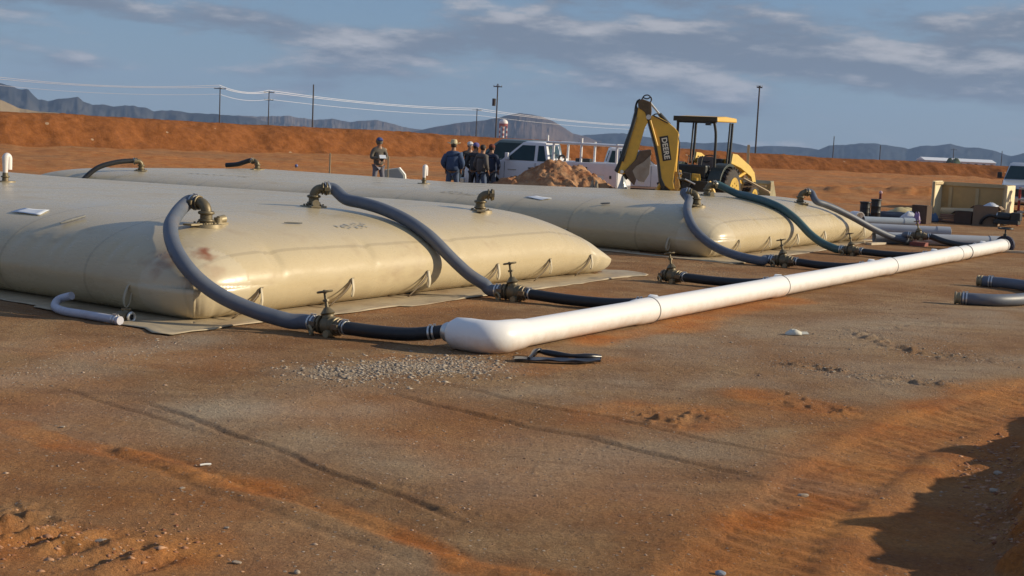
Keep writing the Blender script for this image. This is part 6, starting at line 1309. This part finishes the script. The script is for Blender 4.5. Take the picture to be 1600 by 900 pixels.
pA = pole(344, 136, 300, 'crossarm pole on the skyline, farthest left of all poles', [(.35, 2.6)]); pB = pole(420.5, 142, 330, 'crossarm pole between the leftmost pole and the tall plain pole', [(.35, 2.6), (2.2, 2.2)]); pC = pole(490, 132, 262, 'tall plain pole on the skyline left of the reading man', [], r_=.17)
pD = pole(745.5, 170, 440, 'small crossarm pole on the skyline left of the volcanic hill', [(.4, 3.0)], r_=.2); pE = pole(778, 131, 240, 'tall pole with a hanging transformer above the service truck', [(.5, 1.5)], r_=.15, extra=xf); pF = pole(1187, 134, 200, 'tall lone pole right of the backhoe canopy', [(.25, .8)], r_=.15)
pole(1303.5, 213, 520, 'short distant pole above the drums', [], r_=.22); pole(1376, 227, 620, 'faint distant pole left of the white building', [], r_=.25); pole(1490.5, 232, 640, 'faint distant pole behind the long white building', [(.6, 3)], r_=.22); pole(1566, 236, 700, 'faint distant pole near the right edge', [], r_=.25); pole(1001, 205, 480, 'distant pole seen between the backhoe arms', [], r_=.2)
M_wire = mat('bright_wire', (.85, .86, .88), .35, .2, .02)
def wire(pts, label, r_=.045, sag=1.2):
    pts = [np.array(p, float) for p in pts]; path = []
    for a, b_ in zip(pts[:-1], pts[1:]):
        for k in range(14): t = k/14; q = a*(1-t)+b_*t; path.append(q-np.array((0, 0, sag*4*t*(1-t))))
    path.append(pts[-1]); c = path[0].copy(); mb = MB(); mb.tube([p-c for p in path], r_, 6); o = mb.build('power_line', M_wire, None, True); o.location = tuple(c); return tag(o, label, 'power line', 'power lines over the embankment')
def wp(px, py, D): return atd(px, py, D)
wire([wp(-260, 112, 270), wp(-5, 120, 285), wp(343, 133, 300), wp(420, 141, 330), wp(745, 169, 440), wp(1010, 196, 560)], 'upper bright power line sweeping down to the right', .05, 1.0)
wire([wp(-260, 115, 270), wp(-5, 123, 285), wp(343, 136, 300), wp(420, 144, 330), wp(745, 172, 440), wp(1010, 198, 560)], 'second bright power line just under the upper one', .05, .8)
wire([wp(-260, 124, 270), wp(-5, 133, 285), wp(343, 147, 300), wp(420, 155, 330), wp(745, 180, 440), wp(1010, 203, 560)], 'lowest thin power line of the three', .035, .8)
# red and white water tower
def tower():
    D = 900.; a = atd(787, 186, D); b0 = 0; root = thing('water_tower', 'small red and white water tower before the volcanic hill', 'water tower', (a[0], D, 0)); h = a[2]; r_ = 3.0; wh = mat('tower_white', (.72, .68, .66), .5); rd = mat('tower_red', (.32, .09, .08), .5)
    MB().ball((0, 0, h-2.6), r_, 18, 10, (1, 1, .85)).build('tank_bowl', wh, root, True)
    MB().cyl((0, 0, h-4.6), (0, 0, h-3.0), r_*.9, r_*1.01, 18).build('tank_base', rd, root, True)
    for q in range(4):
        x_, y_ = [(-2.3, -2.3), (2.3, -2.3), (2.3, 2.3), (-2.3, 2.3)][q]; lg = None; n = 5
        for k in range(n):
            z0, z1 = (h-4.4)*k/n, (h-4.4)*(k+1)/n; MB().cyl((x_, y_, z0), (x_, y_, z1), .42, None, 8).build('tower_leg', wh if k % 2 else rd, root, True)
    for k in range(5):
        z0, z1 = (h-4.4)*k/5, (h-4.4)*(k+1)/5; MB().cyl((0, 0, z0), (0, 0, z1), .75, None, 10).build('riser_pipe', rd if k % 2 else wh, root, True)
tower()
# long white building
a, b_ = atd(1446, 248, 760), atd(1556, 252, 760); root = thing('long_shed', 'long low white building on the horizon at right', 'building', (a[0], 760, 0)); Lb = b_[0]-a[0]; hb = 5.0; wsh = mat('white_sheet_metal', (.78, .79, .80), .5)
MB().box((Lb/2, 8, -3.3), (Lb, 16, 4.6)).build('wall', mat('shed_wall', (.62, .62, .62), .6), root); MB().prism([(-8.5, -1.0), (8.5, -1.0), (0, .65)], (Lb/2, 8, 0), (0, 1, 0), (0, 0, 1), (1, 0, 0), Lb+1).build('roof', wsh, root)
for k in range(9): MB().box((Lb*(k+.5)/9, -.06, -2.6), (1.6, .12, 1.4)).build('window', M_glass(), root)
crumple('roadside_bush', 'dark green bushes against the left end of the long white building', 'bush', (a[0]+13, 752, -5.4), 5, 3, 5.6, mat('bush_green', (.05, .075, .035), .9, 0, .3, 1), 71, .5)

# ------------------------------------------------------------------ haze
def haze():
    mb = MB(); mb.box((0, 3400, 100), (13600, 9400, 340)); o = mb.build('haze', None, None); m = bpy.data.materials.new('haze_air'); m.use_nodes = True; nt = m.node_tree; nt.nodes.clear(); out = nt.nodes.new('ShaderNodeOutputMaterial'); v = nt.nodes.new('ShaderNodeVolumePrincipled')
    v.inputs['Color'].default_value = (.42, .62, 1.0, 1); v.inputs['Density'].default_value = .85e-4; v.inputs['Anisotropy'].default_value = .0; nt.links.new(v.outputs[0], out.inputs['Volume']); o.data.materials.append(m); o['kind'] = 'stuff'
haze()
for o in list(S.objects):
    if o.name.startswith('green_suv'): o['category'] = 'suv'
print('objects', len(S.objects), 'tris', sum(len(o.data.polygons) for o in S.objects if o.type == 'MESH'))
